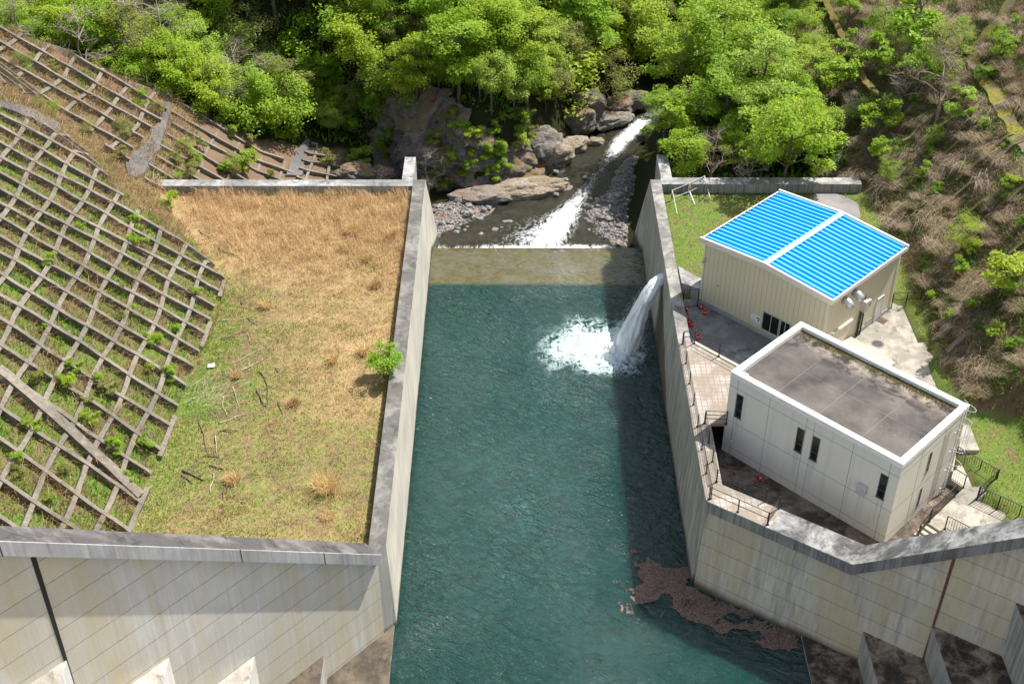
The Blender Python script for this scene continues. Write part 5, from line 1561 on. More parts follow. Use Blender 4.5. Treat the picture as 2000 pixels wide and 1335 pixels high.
def terrace_pts(n, y0=58.6, y1=104.6):
    out = []
    while sum(map(len, out)) < n:
        q = np.column_stack([rng.uniform(-34, -9.35, n), rng.uniform(y0, y1, n)])
        fl = (q[:, 0] - WL_P[0]) * WL_N[0] + (q[:, 1] - WL_P[1]) * WL_N[1]
        k = (q[:, 0] > x_toe(q[:, 1]) - .1) & (fl < -1.2)
        out.append(q[k])
    return np.concatenate(out)[:n]
def zs(q): return H0(q[:, 0], q[:, 1])
def terrace_grass():
    parts = []
    # standing reeds at the far end
    q = terrace_pts(26000, 88, 104.6)
    dens = np.interp(q[:, 1], [88, 92, 95, 104], [.1, .45, 1, 1]) * np.interp(q[:, 0] - x_toe(q[:, 1]), [0, 1.5, 4], [.0, .3, 1])
    cl = nz2(q[:, 0], q[:, 1], .8)
    q = q[(dens + .5 * cl > rng.random(len(q)) * .95)]
    n = len(q); h = rng.uniform(.45, 1.0, n) * np.interp(q[:, 1], [88, 98, 104], [.6, .95, 1.1]) * (1 + .75 * np.clip(nz2(q[:, 0], q[:, 1], .55, 14) * 2, -.45, .7))
    parts.append(blades(np.column_stack([q, zs(q)]), h, rng.uniform(.02, .045, n), h * rng.uniform(.1, .75, n), rng.normal(3.6, 1.3, n), mixcol(n, REED)))
    # bent straw lying everywhere, thick in the right half
    q = terrace_pts(52000)
    u = nz2(q[:, 0], q[:, 1], .33, 3)
    rt = np.interp(q[:, 0], [-25, -20, -14, -10], [.22, .35, .75, .9]) * np.interp(q[:, 1], [58, 66, 74, 80, 90], [.75, .5, .8, 1, 1])
    q = q[(rt + .55 * u) > rng.random(len(q))]
    n = len(q); h = rng.uniform(.10, .34, n) * (1 + .9 * (nz2(q[:, 0], q[:, 1], .9, 21) > .12))
    parts.append(blades(np.column_stack([q, zs(q)]), h, rng.uniform(.02, .04, n), h * rng.uniform(.6, 1.8, n), rng.uniform(0, 6.28, n), mixcol(n, STRAW), .3))
    # fresh green: band along the slope foot and patches
    q = terrace_pts(70000, 58.6, 97)
    dt = q[:, 0] - x_toe(q[:, 1])
    u = nz2(q[:, 0], q[:, 1], .45, 7) + .6 * nz2(q[:, 0], q[:, 1], 1.3, 9)
    g = np.interp(q[:, 0], [-17, -12], [1, .72]) * np.interp(dt, [0, 1.5, 3, 8, 15], [1.1, .95, .50, .37, .25]) * np.interp(q[:, 1], [58, 70, 88, 93], [1.2, 1, .75, .1])
    q2 = q[(g + .42 * u) > rng.random(len(q))]
    n = len(q2); h = rng.uniform(.08, .28, n)
    parts.append(blades(np.column_stack([q2, zs(q2)]), h, rng.uniform(.03, .06, n), h * rng.uniform(.3, 1.0, n), rng.uniform(0, 6.28, n), mixcol(n, GREEN + OLIVE[:1])))
    add_grass('meadow_grass', parts, 'mixed straw and fresh green grass covering the walled field left of the pool')
terrace_grass()
def slope_grass():
    parts = []
    n0 = 210000
    q = np.column_stack([rng.uniform(-54, -15, n0), rng.uniform(52, 130, n0)])
    fl = (q[:, 0] - WL_P[0]) * WL_N[0] + (q[:, 1] - WL_P[1]) * WL_N[1]
    dE = (q[:, 0] - E0[0]) * eN[0] + (q[:, 1] - E0[1]) * eN[1]
    z = zs(q)
    px, py = project(np.column_stack([q, z]))
    k = (q[:, 0] < x_toe(q[:, 1]) + .2) & (fl < -1.4) & (dE < 1.5) & (z > -11) & (px > -60) & (py > 0)
    q = q[k]; z = z[k]
    up = np.interp(q[:, 1], [90, 97], [0, 1])
    u = nz2(q[:, 0], q[:, 1], .55, 2)
    gsel = (u + rng.normal(0, .20, len(q)) - .02 - .26 * up) > 0
    n = int(gsel.sum()); h = rng.uniform(.16, .5, n)
    parts.append(blades(np.column_stack([q, z])[gsel], h, rng.uniform(.04, .09, n), h * rng.uniform(.3, 1.2, n), rng.normal(0, 1.2, n), mixcol(n, GREEN + OLIVE)))
    s = ~gsel; n = int(s.sum()); h = rng.uniform(.2, .65, n) * (1 + .9 * (nz2(q[s][:, 0], q[s][:, 1], .8, 44) > .15))
    parts.append(blades(np.column_stack([q, z])[s], h, rng.uniform(.025, .055, n), h * rng.uniform(.6, 1.6, n), rng.normal(0, .9, n), mixcol(n, STRAW + [(.30, .20, .13), (.34, .22, .15), (.26, .19, .11), (.22, .14, .085), (.18, .12, .07)])))
    add_grass('slope_grass', parts, 'green and dry brown grass growing between the concrete grid beams on the left slope')
slope_grass()
def right_grass():
    parts = []
    n0 = 34000
    q = np.column_stack([rng.uniform(14, 41, n0), rng.uniform(60, 105, n0)])
    z = zs(q)
    pl = [tuple(p[:2]) for p in pz]
    k = (z > -2.4) & (q[:, 0] < x_toe_r(q[:, 1]) + 1.0) & ~inpoly(q[:, 0], q[:, 1], pl) & ~inpoly(q[:, 0], q[:, 1], [tuple(p) for p in [p[:2] for p in pp]])
    q = q[k]; z = z[k]
    u = nz2(q[:, 0], q[:, 1], .5, 4)
    near = q[:, 1] < 80
    g = (u + rng.normal(0, .3, len(q)) + np.where(near, .32, np.interp(q[:, 0], [14, 15.5, 18], [.4, .1, -.05]))) > 0
    n = int(g.sum()); h = rng.uniform(.08, .28, n)
    parts.append(blades(np.column_stack([q, z])[g], h, rng.uniform(.03, .06, n), h * rng.uniform(.3, 1., n), rng.uniform(0, 6.28, n), mixcol(n, GREEN + OLIVE[:2])))
    s = ~g; n = int(s.sum()); h = rng.uniform(.1, .3, n)
    parts.append(blades(np.column_stack([q, z])[s], h, rng.uniform(.02, .045, n), h * rng.uniform(.6, 1.6, n), rng.uniform(0, 6.28, n), mixcol(n, STRAW)))
    fl_ = q[near & (rng.random(len(q)) < .03)]
    parts.append(blades(np.column_stack([fl_, zs(fl_) + .25]), np.full(len(fl_), .05), np.full(len(fl_), .09), np.full(len(fl_), .04), rng.uniform(0, 6.28, len(fl_)), np.tile((.75, .55, .02), (len(fl_), 1))))
    add_grass('bank_grass', parts, 'grass on the right bank around the shed and behind the fenced plaza')
right_grass()
def hillside_scrub():
    """low undergrowth of the right hillside: green ferns and combed dry stems"""
    parts = []
    n0 = 120000
    q = np.column_stack([rng.uniform(27, 56, n0), rng.uniform(66, 152, n0)])
    z = zs(q); px, py = project(np.column_stack([q, z]))
    k = (q[:, 0] > x_toe_r(q[:, 1]) - 4 * (q[:, 1] > 106)) & (px < 2060) & (py > -40) & (z > -6)
    q = q[k]; z = z[k]
    u = nz2(q[:, 0], q[:, 1], .4, 12) + .5 * nz2(q[:, 0], q[:, 1], 1.1, 3)
    g = u + rng.normal(0, .25, len(q)) > np.interp(q[:, 0] - x_toe_r(q[:, 1]), [0, 3, 8], [-.34, -.12, -.06])
    n = int(g.sum()); h = rng.uniform(.15, .5, n)
    parts.append(blades(np.column_stack([q, z])[g], h, rng.uniform(.05, .12, n), h * rng.uniform(.4, 1.2, n), rng.normal(3.3, 1.2, n), mixcol(n, [(.09, .21, .018), (.14, .29, .025), (.06, .14, .02), (.19, .24, .045)])))
    s = ~g; n = int(s.sum()); h = rng.uniform(.2, .7, n)
    parts.append(blades(np.column_stack([q, z])[s], h, rng.uniform(.02, .05, n), h * rng.uniform(.8, 1.7, n), rng.normal(3.4, .8, n), mixcol(n, [(.32, .23, .13), (.24, .17, .09), (.40, .31, .19), (.14, .095, .05), (.20, .145, .08), (.27, .23, .09)])))
    add_grass('hillside_undergrowth', parts, 'dark ferns and dry stems covering the right hillside between the shrubs', 'undergrowth')
hillside_scrub()
# single tussocks
def tussock_mesh(n, r, h, pal, spread=1.0, hd=None):
    a = rng.uniform(0, 6.28, n); d = r * .6 * np.sqrt(rng.random(n))
    P = np.stack([np.cos(a) * d, np.sin(a) * d, np.full(n, -.03)], -1)
    L = h * rng.uniform(.45, 1.1, n)
    flat_ = rng.random(n) < .4
    L = np.where(flat_, L * .8, L)
    dirs = np.where(rng.random(n) < .5, a, rng.normal(rng.uniform(2.5, 5.5), .8, n)) if hd is None else rng.normal(hd, .55, n)
    spread = np.where(flat_, 1.5, .75) * spread
    v, t, c = blades(P, L, rng.uniform(.02, .04, n), L * rng.uniform(.25, 1.0, n) * spread, dirs, mixcol(n, pal))
    return npmesh('tussock', v, t, c)
tus = [((640, 955), 1.15, 1.25, 'largest golden grass tussock, near the lower right of the walled field'), ((455, 940), .7, .9, 'golden grass tussock near the lower left of the walled field, beside dark sticks'),
       ((640, 1010), .7, .4, 'flattened bleached tussock between the big golden one and the coping'), ((520, 600), .6, .8, 'golden tussock in the middle of the field near the slope foot'),
       ((712, 690), .6, .9, 'golden tussock just left of the bright young tree'), ((650, 705), .55, .7, 'smaller golden tussock two metres left of the young tree'), ((575, 790), .6, .6, 'low straw tussock in the centre of the field'),
       ((462, 735), .5, .7, 'thin golden tussock in the twig litter below the white sheet'), ((760, 470), .7, .9, 'grey green tussock against the far right edge of the reed field'), ((715, 510), .6, .8, 'brown tussock at the near edge of the reed field'),
       ((735, 560), .6, .8, 'reddish tussock by the pool wall, middle of the field'), ((690, 455), .9, 1.1, 'tall orange reed clump standing above the reed field')]
for q_, r_, h_, lb in tus:
    p = on(*q_)
    o = link('grass_tussock', tussock_mesh(int(340 * r_ / .7), r_ * 1.15, h_ * 1.15, [(.62, .44, .20), (.70, .53, .28), (.55, .38, .16)] if 'olden' in lb or 'orange' in lb else STRAW + [(.34, .2, .1)]), None, M['grass'])
    o.location = p; tag(o, lb, 'grass tussock')

# ------------------------------------------------------------------ fallen sticks
Z8 = lambda x, y: (x / 1.829, 330 + y / 1.829)
sticks = [((780, 283), (868, 330), .06, 0), ((710, 222), (745, 250), .05, 0), ((865, 482), (882, 458), .09, 0), ((845, 492), (910, 502), .035, 1), ((790, 610), (890, 575), .045, 0), ((880, 535), (920, 560), .04, 0),
          ((885, 590), (902, 628), .04, 1), ((835, 695), (945, 640), .035, 1), ((860, 722), (946, 682), .05, 1), ((925, 725), (970, 840), .05, 0), ((918, 790), (952, 852), .08, 0), ((838, 780), (855, 848), .05, 1), ((795, 815), (812, 885), .05, 1),
          ((785, 910), (905, 868), .045, 1), ((785, 937), (852, 937), .05, 0), ((716, 880), (735, 1030), .05, 0), ((725, 1028), (785, 1028), .06, 0), ((770, 955), (775, 1018), .05, 1), ((655, 1075), (725, 1115), .09, 0),
          ((650, 1095), (690, 1125), .07, 0), ((750, 1060), (812, 1080), .06, 0), ((760, 1090), (757, 1160), .05, 1), ((800, 1110), (793, 1182), .05, 0), ((993, 830), (1010, 878), .06, 0), ((985, 712), (995, 730), .05, 0), ((790, 545), (858, 540), .04, 1)]
for k, (a, b, r_, pale) in enumerate(sticks):
    A_, B_ = on(*Z8(*a)), on(*Z8(*b))
    A_ = Vector(A_); B_ = Vector(B_)
    n = 6; path = []
    sdv = (B_ - A_).cross(Vector((0, 0, 1))).normalized()
    for i in range(n + 1):
        t = i / n
        path.append((B_ - A_) * t + sdv * (.10 * (B_ - A_).length * mnoise.noise(Vector((t * 2.2, k * 3.3, 0)))) + Vector((0, 0, .10 + .08 * mnoise.noise(Vector((t * 3, k, 5))))))
    m = MB().tube(path, [r_ * (1 - .5 * i / n) for i in range(n + 1)], 6)
    for _ in range(2):
        i = rng.integers(1, n); dd = (sdv * rng.choice([-1, 1]) + (B_ - A_).normalized() * .8).normalized()
        m.tube([path[i], path[i] + dd * rng.uniform(.2, .6) + Vector((0, 0, .05))], [r_ * .5, r_ * .25], 5)
    o = m.build('fallen_branch', M['deadwood_pale'] if pale else M['deadwood'])
    o.location = A_
    tag(o, 'bleached fallen stick lying on the walled field near the gridded slope' if pale else 'dark fallen branch lying on the walled field near the gridded slope', 'branch', 'fallen branches on the field')
def straw_litter():
    n = 150
    q = np.array([Z8(rng.normal(735, 60), rng.normal(800, 55)) for _ in range(n)])
    P = np.array([on(*p) for p in q]); P[:, 2] += .10
    a = rng.normal(.75, .5, n); L = rng.uniform(.6, 2.2, n)
    m = MB()
    for p, ang, l in zip(P, a, L):
        m.tube([p, p + np.array([math.cos(ang) * l, math.sin(ang) * l, rng.uniform(-.03, .10)])], .008, 3, False)
    tag(m.build('cut_stalks', plain('bleached_stalks', (.42, .36, .24), .9, 0, .1, 2)), 'heap of bleached stalks lying at the foot of the gridded slope', 'stalks', None, 'stuff')
straw_litter()

# ------------------------------------------------------------------ trees
def tree_meshes(seed, Hh, Rr, nclump=60, nleaf=52, leaf=.26, flat=.34, crown_lo=.28, bare=False, droop=0.0, dens=1.0):
    rg_ = np.random.default_rng(seed)
    tk = MB()
    top = np.array([rg_.normal(0, .25), rg_.normal(0, .25), Hh * .86])
    tp = [np.array([0, 0, -.6]), np.array([0, 0, Hh * .2]) + np.append(rg_.normal(0, .10, 2), 0), np.array([0, 0, Hh * .5]) + np.append(rg_.normal(0, .22, 2), 0), top]
    r0 = .035 * Hh * .55
    tk.tube(tp, [r0 * 1.25, r0, r0 * .6, r0 * .18], 7)
    tips = []
    nl = 9 if not bare else 12
    for i in range(nl):
        t = rg_.uniform(.22, .85); z = Hh * t
        base = np.array([np.interp(z, [p[2] for p in tp], [p[0] for p in tp]), np.interp(z, [p[2] for p in tp], [p[1] for p in tp]), z])
        a = i * 2.4 + rg_.normal(0, .4)
        reach = Rr * (.55 + .45 * math.sin(math.pi * min(1, t * 1.05))) * rg_.uniform(.75, 1.05)
        rise = Hh * rg_.uniform(.08, .22) * (1.2 - t)
        tip = base + np.array([math.cos(a) * reach, math.sin(a) * reach, rise - droop])
        midp = base * .5 + tip * .5 + np.array([0, 0, .12 * reach]) + np.append(rg_.normal(0, .12, 2), 0)
        tk.tube([base, midp, tip], [r0 * .42, r0 * .26, r0 * .07], 5, False)
        tips += [tip, midp * .35 + tip * .65]
        for _ in range(3 if not bare else 7):
            f = rg_.uniform(.3, .95); b2 = base + (tip - base) * f + np.array([0, 0, .1 * reach * math.sin(f * 3.1)])
            dd = np.append(rg_.normal(0, 1, 2), rg_.uniform(.1, .9)); dd /= np.linalg.norm(dd)
            t2 = b2 + dd * Rr * rg_.uniform(.22, .5)
            tk.tube([b2, (b2 + t2) / 2 + rg_.normal(0, .06, 3), t2], [r0 * .16, r0 * .10, r0 * .035], 4, False)
            tips.append(t2)
            if bare:
                for _2 in range(5):
                    g_ = b2 + (t2 - b2) * rg_.uniform(.3, 1)
                    d3 = np.append(rg_.normal(0, 1, 2), rg_.uniform(0, .9)); d3 /= np.linalg.norm(d3)
                    tk.tube([g_, g_ + d3 * Rr * rg_.uniform(.12, .28)], [r0 * .06, r0 * .025], 3, False)
    trunk = tk.mesh('trunk', True)
    if bare: return trunk, None
    cen = []
    for t in tips[:]: cen.append(t)
    while len(cen) < nclump:
        p = rg_.normal(0, 1, 3); p /= np.linalg.norm(p)
        rr_ = rg_.uniform(.72, 1.0)
        z = Hh * (crown_lo + (1 - crown_lo) * (.5 + .5 * p[2] * rr_))
        wgt = 1.0 if p[2] > -.2 else .7
        q = np.array([p[0] * Rr * rr_ * wgt, p[1] * Rr * rr_ * wgt, z])
        lump = mnoise.noise(Vector(q * .55) + Vector((seed, 0, 0)))
        if lump > -.12: cen.append(q * (1 + .15 * lump) if p[2] < .5 else q)
    cen = np.array(cen[:nclump])
    V = []; C_ = []
    n = int(nleaf * dens)
    for c in cen:
        rc = Rr * rg_.uniform(.20, .36)
        a = rg_.uniform(0, 6.28, n); d = rc * np.sqrt(rg_.random(n))
        out_a = math.atan2(c[1], c[0])
        P = np.stack([c[0] + np.cos(a) * d, c[1] + np.sin(a) * d, c[2] + rg_.normal(0, rc * flat, n) - .30 * d * d / rc], -1)
        nrm = np.stack([rg_.normal(0, .45, n) + .25 * math.cos(out_a), rg_.normal(0, .45, n) + .25 * math.sin(out_a), np.ones(n)], -1)
        nrm /= np.linalg.norm(nrm, axis=1)[:, None]
        th = rg_.uniform(0, 6.28, n)
        u = np.stack([np.cos(th), np.sin(th), np.zeros(n)], -1); u -= nrm * (u * nrm).sum(1)[:, None]; u /= np.linalg.norm(u, axis=1)[:, None]
        v = np.cross(nrm, u)
        l = leaf * rg_.uniform(.55, 1.25, n)[:, None]
        V.append(np.stack([P - u * l, P - v * l * .48, P + u * l, P + v * l * .48], 1).reshape(-1, 3))
        tone = np.clip(rg_.uniform(.15, .85) + rg_.normal(0, .2, n), 0, 1)
        C_.append(np.repeat(np.column_stack([tone, tone, tone]), 4, axis=0))
    V = np.concatenate(V)
    return trunk, npmesh('crown', V, np.arange(len(V)).reshape(-1, 4), np.concatenate(C_))
TREES = {
    'broad': [tree_meshes(100 + k, 9.5, 3.4, 84, 104, .165) for k in range(5)],
    'layer': [tree_meshes(120 + k, 10, 3.6, 62, 112, .165, .13, .30) for k in range(4)],
    'dense': [tree_meshes(140 + k, 9, 2.9, 80, 100, .16, .45, .18) for k in range(3)],
    'airy': [tree_meshes(160 + k, 8, 2.9, 58, 56, .13, .3, .22) for k in range(3)],
    'small': [tree_meshes(180 + k, 4.6, 1.7, 44, 46, .17, .22, .2) for k in range(4)],
    'bare': [tree_meshes(200 + k, 7, 2.6, bare=True) for k in range(4)],
}
placed = []
def put_tree(kind, base, scale, mat, label, group=None, name='broadleaf_tree', cat='tree', rz=None, tilt=(0, 0), barkm=None):
    tm, cm = TREES[kind][rng.integers(len(TREES[kind]))]
    root = empty(name, (base[0], base[1], base[2] - .1), rng.uniform(0, 6.28) if rz is None else rz)
    root.scale = (scale, scale, scale * rng.uniform(.92, 1.1)); root.rotation_euler.x = tilt[0]; root.rotation_euler.y = tilt[1]
    tag(root, label, cat, group)
    link('trunk', tm, root, barkm or M['bark'])
    if cm: link('crown', cm, root, M[mat])
    placed.append((base[0], base[1], scale))
    return root
HC = {'broad': 6.2, 'layer': 6.6, 'dense': 5.4, 'airy': 5.0, 'small': 2.9, 'bare': 4.2}
RC = {'broad': 3.6, 'layer': 3.8, 'dense': 3.2, 'airy': 3.1, 'small': 1.85, 'bare': 2.6}
def tree_at(px, py, wpx, kind, mat, label, wood=False, **kw):
    """crown centre seen at px, py; crown about wpx wide there"""
    d = 130.0
    for _ in range(3):
        sc = wpx * d / CAM_F / 2 / RC[kind]
        p = on(px, py, HC[kind] * sc, wood and px < 1640)
        if p is None: return None
        d = math.sqrt(p[0] ** 2 + p[1] ** 2 + (CAM_H - p[2]) ** 2)
    return put_tree(kind, p, sc, mat, label, **kw)
hero = [
 (1052, 125, 215, 'broad', 'leaf_yellow', 'biggest bright yellow green tree, overhanging the river above the cliff'),
 (780, 150, 170, 'layer', 'leaf_pale', 'pale green layered tree above the dark cliff, left of centre'),
 (905, 95, 165, 'layer', 'leaf_bright', 'bright green layered tree standing between the pale tree and the biggest one'),
 (1010, 215, 130, 'layer', 'leaf_mid', 'mid green tree leaning over the cliff edge below the biggest tree'),
 (1085, 215, 120, 'broad', 'leaf_yellow', 'yellow green tree hanging low over the river bend'),
 (925, 200, 100, 'airy', 'leaf_olive', 'thin olive tree on top of the cliff'),
 (628, 80, 150, 'broad', 'leaf_bright', 'bright yellow green tree near the top, left of centre'),
 (640, 190, 150, 'layer', 'leaf_bright', 'bright spreading tree behind the left slope, in front of darkness'),
 (700, 60, 120, 'broad', 'leaf_yellow', 'yellow green tree at the top left of the pale layered tree'),
 (730, 215, 110, 'dense', 'leaf_dark', 'dark green tree in the shade below the pale layered tree'),
 (845, 190, 100, 'broad', 'leaf_mid', 'mid green tree just right of the pale layered tree'),
 (685, 255, 100, 'dense', 'leaf_mid', 'deep green bushy tree above the black gully'),
 (1240, 60, 130, 'broad', 'leaf_yellow', 'yellow green tree at the top, right of the river mouth'),
 (1150, 40, 150, 'layer', 'leaf_bright', 'bright tree at the top edge, straight above the river'),
 (1195, 150, 100, 'airy', 'leaf_olive', 'thin olive tree over the dark upper river'),
 (1335, 100, 150, 'layer', 'leaf_mid', 'mid green spreading tree right of the upper river'),
 (1300, 205, 100, 'layer', 'leaf_mid', 'mid green tree leaning from the right bank above the gravel bar'),
 (1415, 60, 170, 'broad', 'leaf_mid', 'broad mid green tree at the top, right of centre'),
 (1420, 160, 140, 'layer', 'leaf_mid', 'layered green tree left of the big bluish one'),
 (1500, 130, 160, 'layer', 'leaf_pale', 'large pale layered tree at the edge of the pinkish scrub'),
 (1545, 258, 165, 'layer', 'leaf_bright', 'big bright bushy tree behind the right cross wall'),
 (1470, 215, 110, 'layer', 'leaf_pale', 'pale tree just above left of the big bushy one'),
 (1330, 235, 90, 'small', 'leaf_bright', 'bright small tree above the right wall stub, upper one'),
 (1340, 298, 100, 'layer', 'leaf_bright', 'bright small spreading tree right behind the right wall stub'),
 (1635, 140, 85, 'small', 'leaf_bright', 'bright sapling standing alone in the pinkish scrub beside the mossy edge beam'),
 (1717, 213, 75, 'small', 'leaf_bright', 'bright sapling at the lower end of the mossy edge beam'),
 (1785, 45, 120, 'small', 'leaf_bright', 'bright bushy tree high on the right hillside'),
 (1795, 115, 90, 'small', 'leaf_bright', 'bright small tree just below the bushy one high on the right hillside'),
 (1855, 72, 90, 'airy', 'leaf_olive', 'thin olive shrubby tree left of the yellow mossy ledge'),
 (1978, 515, 100, 'small', 'leaf_yellow', 'round yellow green bush at the right edge of the hillside'),
 (1885, 450, 65, 'airy', 'leaf_yellow', 'thin yellowish sapling in the middle of the right hillside'),
 (1975, 350, 36, 'small', 'leaf_yellow', 'tiny bright sapling at the right edge, above the round bush'),
 (330, 115, 110, 'broad', 'leaf_bright', 'bright fresh green tree right above the upper grid'),
 (395, 160, 110, 'broad', 'leaf_yellow', 'yellow green tree above the top corner of the upper grid'),
 (470, 195, 120, 'broad', 'leaf_mid', 'fresh green bushy tree beyond the overgrown grid'),
 (545, 205, 120, 'dense', 'leaf_bright', 'rounded bright tree at the right end of the left slope trees'),
 (600, 262, 75, 'small', 'leaf_bright', 'small bright tree above the little dark grid'),
 (480, 60, 110, 'airy', 'leaf_olive', 'olive airy tree in the upper left, beside deep shade'),
 (240, 60, 130, 'airy', 'leaf_olive', 'airy olive tree behind the top edge of the upper grid'),
 (150, 35, 120, 'broad', 'leaf_mid', 'green tree near the top left corner, behind grey branches'),
 (60, 15, 110, 'airy', 'leaf_mid', 'thin green tree in the top left corner'),
 (200, 95, 80, 'small', 'leaf_bright', 'small bright tree at the rim of the upper grid'),
]
for h_ in hero:
    tree_at(*h_[:3], h_[3], h_[4], h_[5], wood=True)
bares = [(160, 70, 120, 'grey leafless tree behind the upper grid, left one', 'twig'), (35, 30, 90, 'pale leafless tree in the top left corner', 'twig'), (265, 55, 130, 'grey leafless tree behind the upper grid, middle one', 'twig'), (310, 50, 120, 'grey leafless tree near the top, left of the deep shade', 'twig'),
         (455, 120, 90, 'pinkish leafless tree among bright green crowns', 'twig_pink'), (450, 170, 120, 'pale leaning leafless tree over the overgrown grid', 'twig'), (590, 195, 80, 'small grey leafless tree at the end of the left slope trees', 'twig'),
         (835, 325, 80, 'thin budding leafless shrub behind the left wall stub', 'twig'), (1655, 215, 60, 'bare grey sapling below the pinkish scrub', 'twig'), (1770, 150, 100, 'bare brown tree left of the mossy ledge', 'twig_pink'),
         (1850, 145, 120, 'bare brown bush beside the bend of the mossy ledge', 'twig_pink'), (980, 90, 90, 'bare grey branches inside the biggest tree group', 'twig'), (520, 150, 90, 'grey leafless tree behind the rounded bright tree', 'twig'),
         (1460, 330, 80, 'bare grey shrub behind the right cross wall', 'twig'), (1395, 300, 90, 'bare brown shrub between the small bright trees behind the right wall stub', 'twig_pink'), (860, 60, 90, 'bare grey tree at the top between two bright crowns', 'twig')]
for px, py, w, lb, mt in bares:
    tree_at(px, py, w, 'bare', None, lb, wood=(px, py) != (835, 325), name='leafless_tree', barkm=M[mt])
def forest_floor():
    n0 = 60000
    q = np.column_stack([rng.uniform(-60, 36, n0), rng.uniform(106.5, 168, n0)])
    dE = (q[:, 0] - E0[0]) * eN[0] + (q[:, 1] - E0[1]) * eN[1]
    dl = sdist(q[:, 0], q[:, 1], CB); dr = -sdist(q[:, 0], q[:, 1], RB)
    z = zs(q)
    bx, by = project(np.column_stack([q, z]))
    k = (((q[:, 0] < -16) & (dE > 1.5)) | (dl > 3.0) | ((dr > 3.5) & (q[:, 0] < 33) & (q[:, 1] > 107))) & (bx > -60) & (by > -60) & ~inpoly(bx, by, [(785, 232), (860, 208), (1000, 228), (1050, 262), (1075, 320), (1040, 360), (900, 360), (785, 345)])
    q = q[k]; z = z[k]
    u = nz2(q[:, 0], q[:, 1], .35, 31) + rng.normal(0, .25, len(q))
    k = u > -.12; q = q[k]; z = z[k]
    n = len(q); h = rng.uniform(.25, .9, n)
    parts = [blades(np.column_stack([q, z]), h, rng.uniform(.14, .34, n), h * rng.uniform(.4, 1.2, n), rng.uniform(0, 6.28, n), mixcol(n, [(.10, .25, .018), (.14, .31, .02), (.07, .17, .018), (.20, .34, .03), (.16, .15, .05)], .3))]
    add_grass('forest_undergrowth', parts, 'green undergrowth on the forest floor between the trees', 'undergrowth')
forest_floor()
# forest fill on the far bank, in the gully and on the lower right bank
fillr = np.random.default_rng(21)
CLIFF_PX = [(785, 232), (860, 208), (1000, 228), (1050, 262), (1075, 320), (1040, 360), (900, 360), (785, 345)]
cnt = 0
zone_lab = {
 0: ('broadleaf tree of the forest on the far hillside above the cliff', 'forest trees on the far hillside'),
 1: ('broadleaf tree in the gully beyond the left gridded slope', 'trees in the gully behind the left slope'),
 2: ('broadleaf tree on the wooded bank right of the river', 'trees on the right river bank')}
tone_word = {'leaf_bright': 'bright green', 'leaf_yellow': 'yellow green', 'leaf_pale': 'pale green', 'leaf_mid': 'mid green', 'leaf_dark': 'dark green', 'leaf_olive': 'olive'}
tries = 0
while cnt < 196 and tries < 12000:
    tries += 1
    x, y = fillr.uniform(-72, 40), fillr.uniform(104, 172)
    z = float(H0(x, y))
    px, py = project(np.array([x, y, z + 5]))
    if px < -90 or px > 1600 or py < -90: continue
    dE = (x - E0[0]) * eN[0] + (y - E0[1]) * eN[1]; dl = float(sdist(x, y, CB)); dr = -float(sdist(x, y, RB))
    bx, by = project(np.array([x, y, z]))
    if inpoly(bx, by, CLIFF_PX): continue
    if x < -16 and dE > 3.0 and dl < 2.4: zn = 1
    elif dl > 2.4 or (y > 149 and dl > -4): zn = 0
    elif dr > (8.5 if y < 136 else 2.5) and x < 31 + (y > 126) * 4 and y > 112 and z < .5 + (y > 128) * 3: zn = 2
    else: continue
    sc = fillr.uniform(.62, 1.1) * (1.0 if zn == 0 else .72)
    if zn == 0 and 1105 < px < 1300 and py > 130: continue
    if zn == 1 and x > -24: sc *= .7
    if any((x - a) ** 2 + (y - b) ** 2 < (1.22 * (sc + s2)) ** 2 for a, b, s2 in placed): continue
    kind = ['broad', 'layer', 'dense', 'airy', 'broad'][fillr.integers(5)]
    mt = ['leaf_bright', 'leaf_mid', 'leaf_bright', 'leaf_dark', 'leaf_yellow', 'leaf_pale', 'leaf_olive', 'leaf_yellow'][fillr.integers(8)]
    if zn == 1 and mt == 'leaf_dark': mt = 'leaf_bright'
    rng = np.random.default_rng(1000 + cnt)
    put_tree(kind, (x, y, z), sc, mt, tone_word[mt] + ' ' + zone_lab[zn][0], tone_word[mt] + ' ' + zone_lab[zn][1])
    cnt += 1
print('forest fill', cnt, tries)
# smaller trees and bushes crowding the lip of the cliff
band = 0; tries = 0
while band < 46 and tries < 4000:
    tries += 1
    x, y = fillr.uniform(-22, 22), fillr.uniform(120, 152)
    dl = float(sdist(x, y, CB))
    if not 1.8 < dl < 9: continue
    z = float(H0(x, y))
    bx, by = project(np.array([x, y, z]))
    if inpoly(bx, by, CLIFF_PX): continue
    px, py = project(np.array([x, y, z + 3]))
    if px > 1120 and py > 150: continue
    sc = fillr.uniform(.42, .72)
    if any((x - a) ** 2 + (y - b) ** 2 < (1.0 * (sc + s2)) ** 2 for a, b, s2 in placed): continue
    mt = ['leaf_bright', 'leaf_mid', 'leaf_dark', 'leaf_yellow', 'leaf_olive'][fillr.integers(5)]
    rng = np.random.default_rng(3000 + band)
    put_tree(['broad', 'layer', 'dense'][fillr.integers(3)], (x, y, z), sc, mt, tone_word[mt] + ' small tree crowding the lip of the dark cliff', tone_word[mt] + ' small trees along the cliff top')
    band += 1
rng = np.random.default_rng(99)
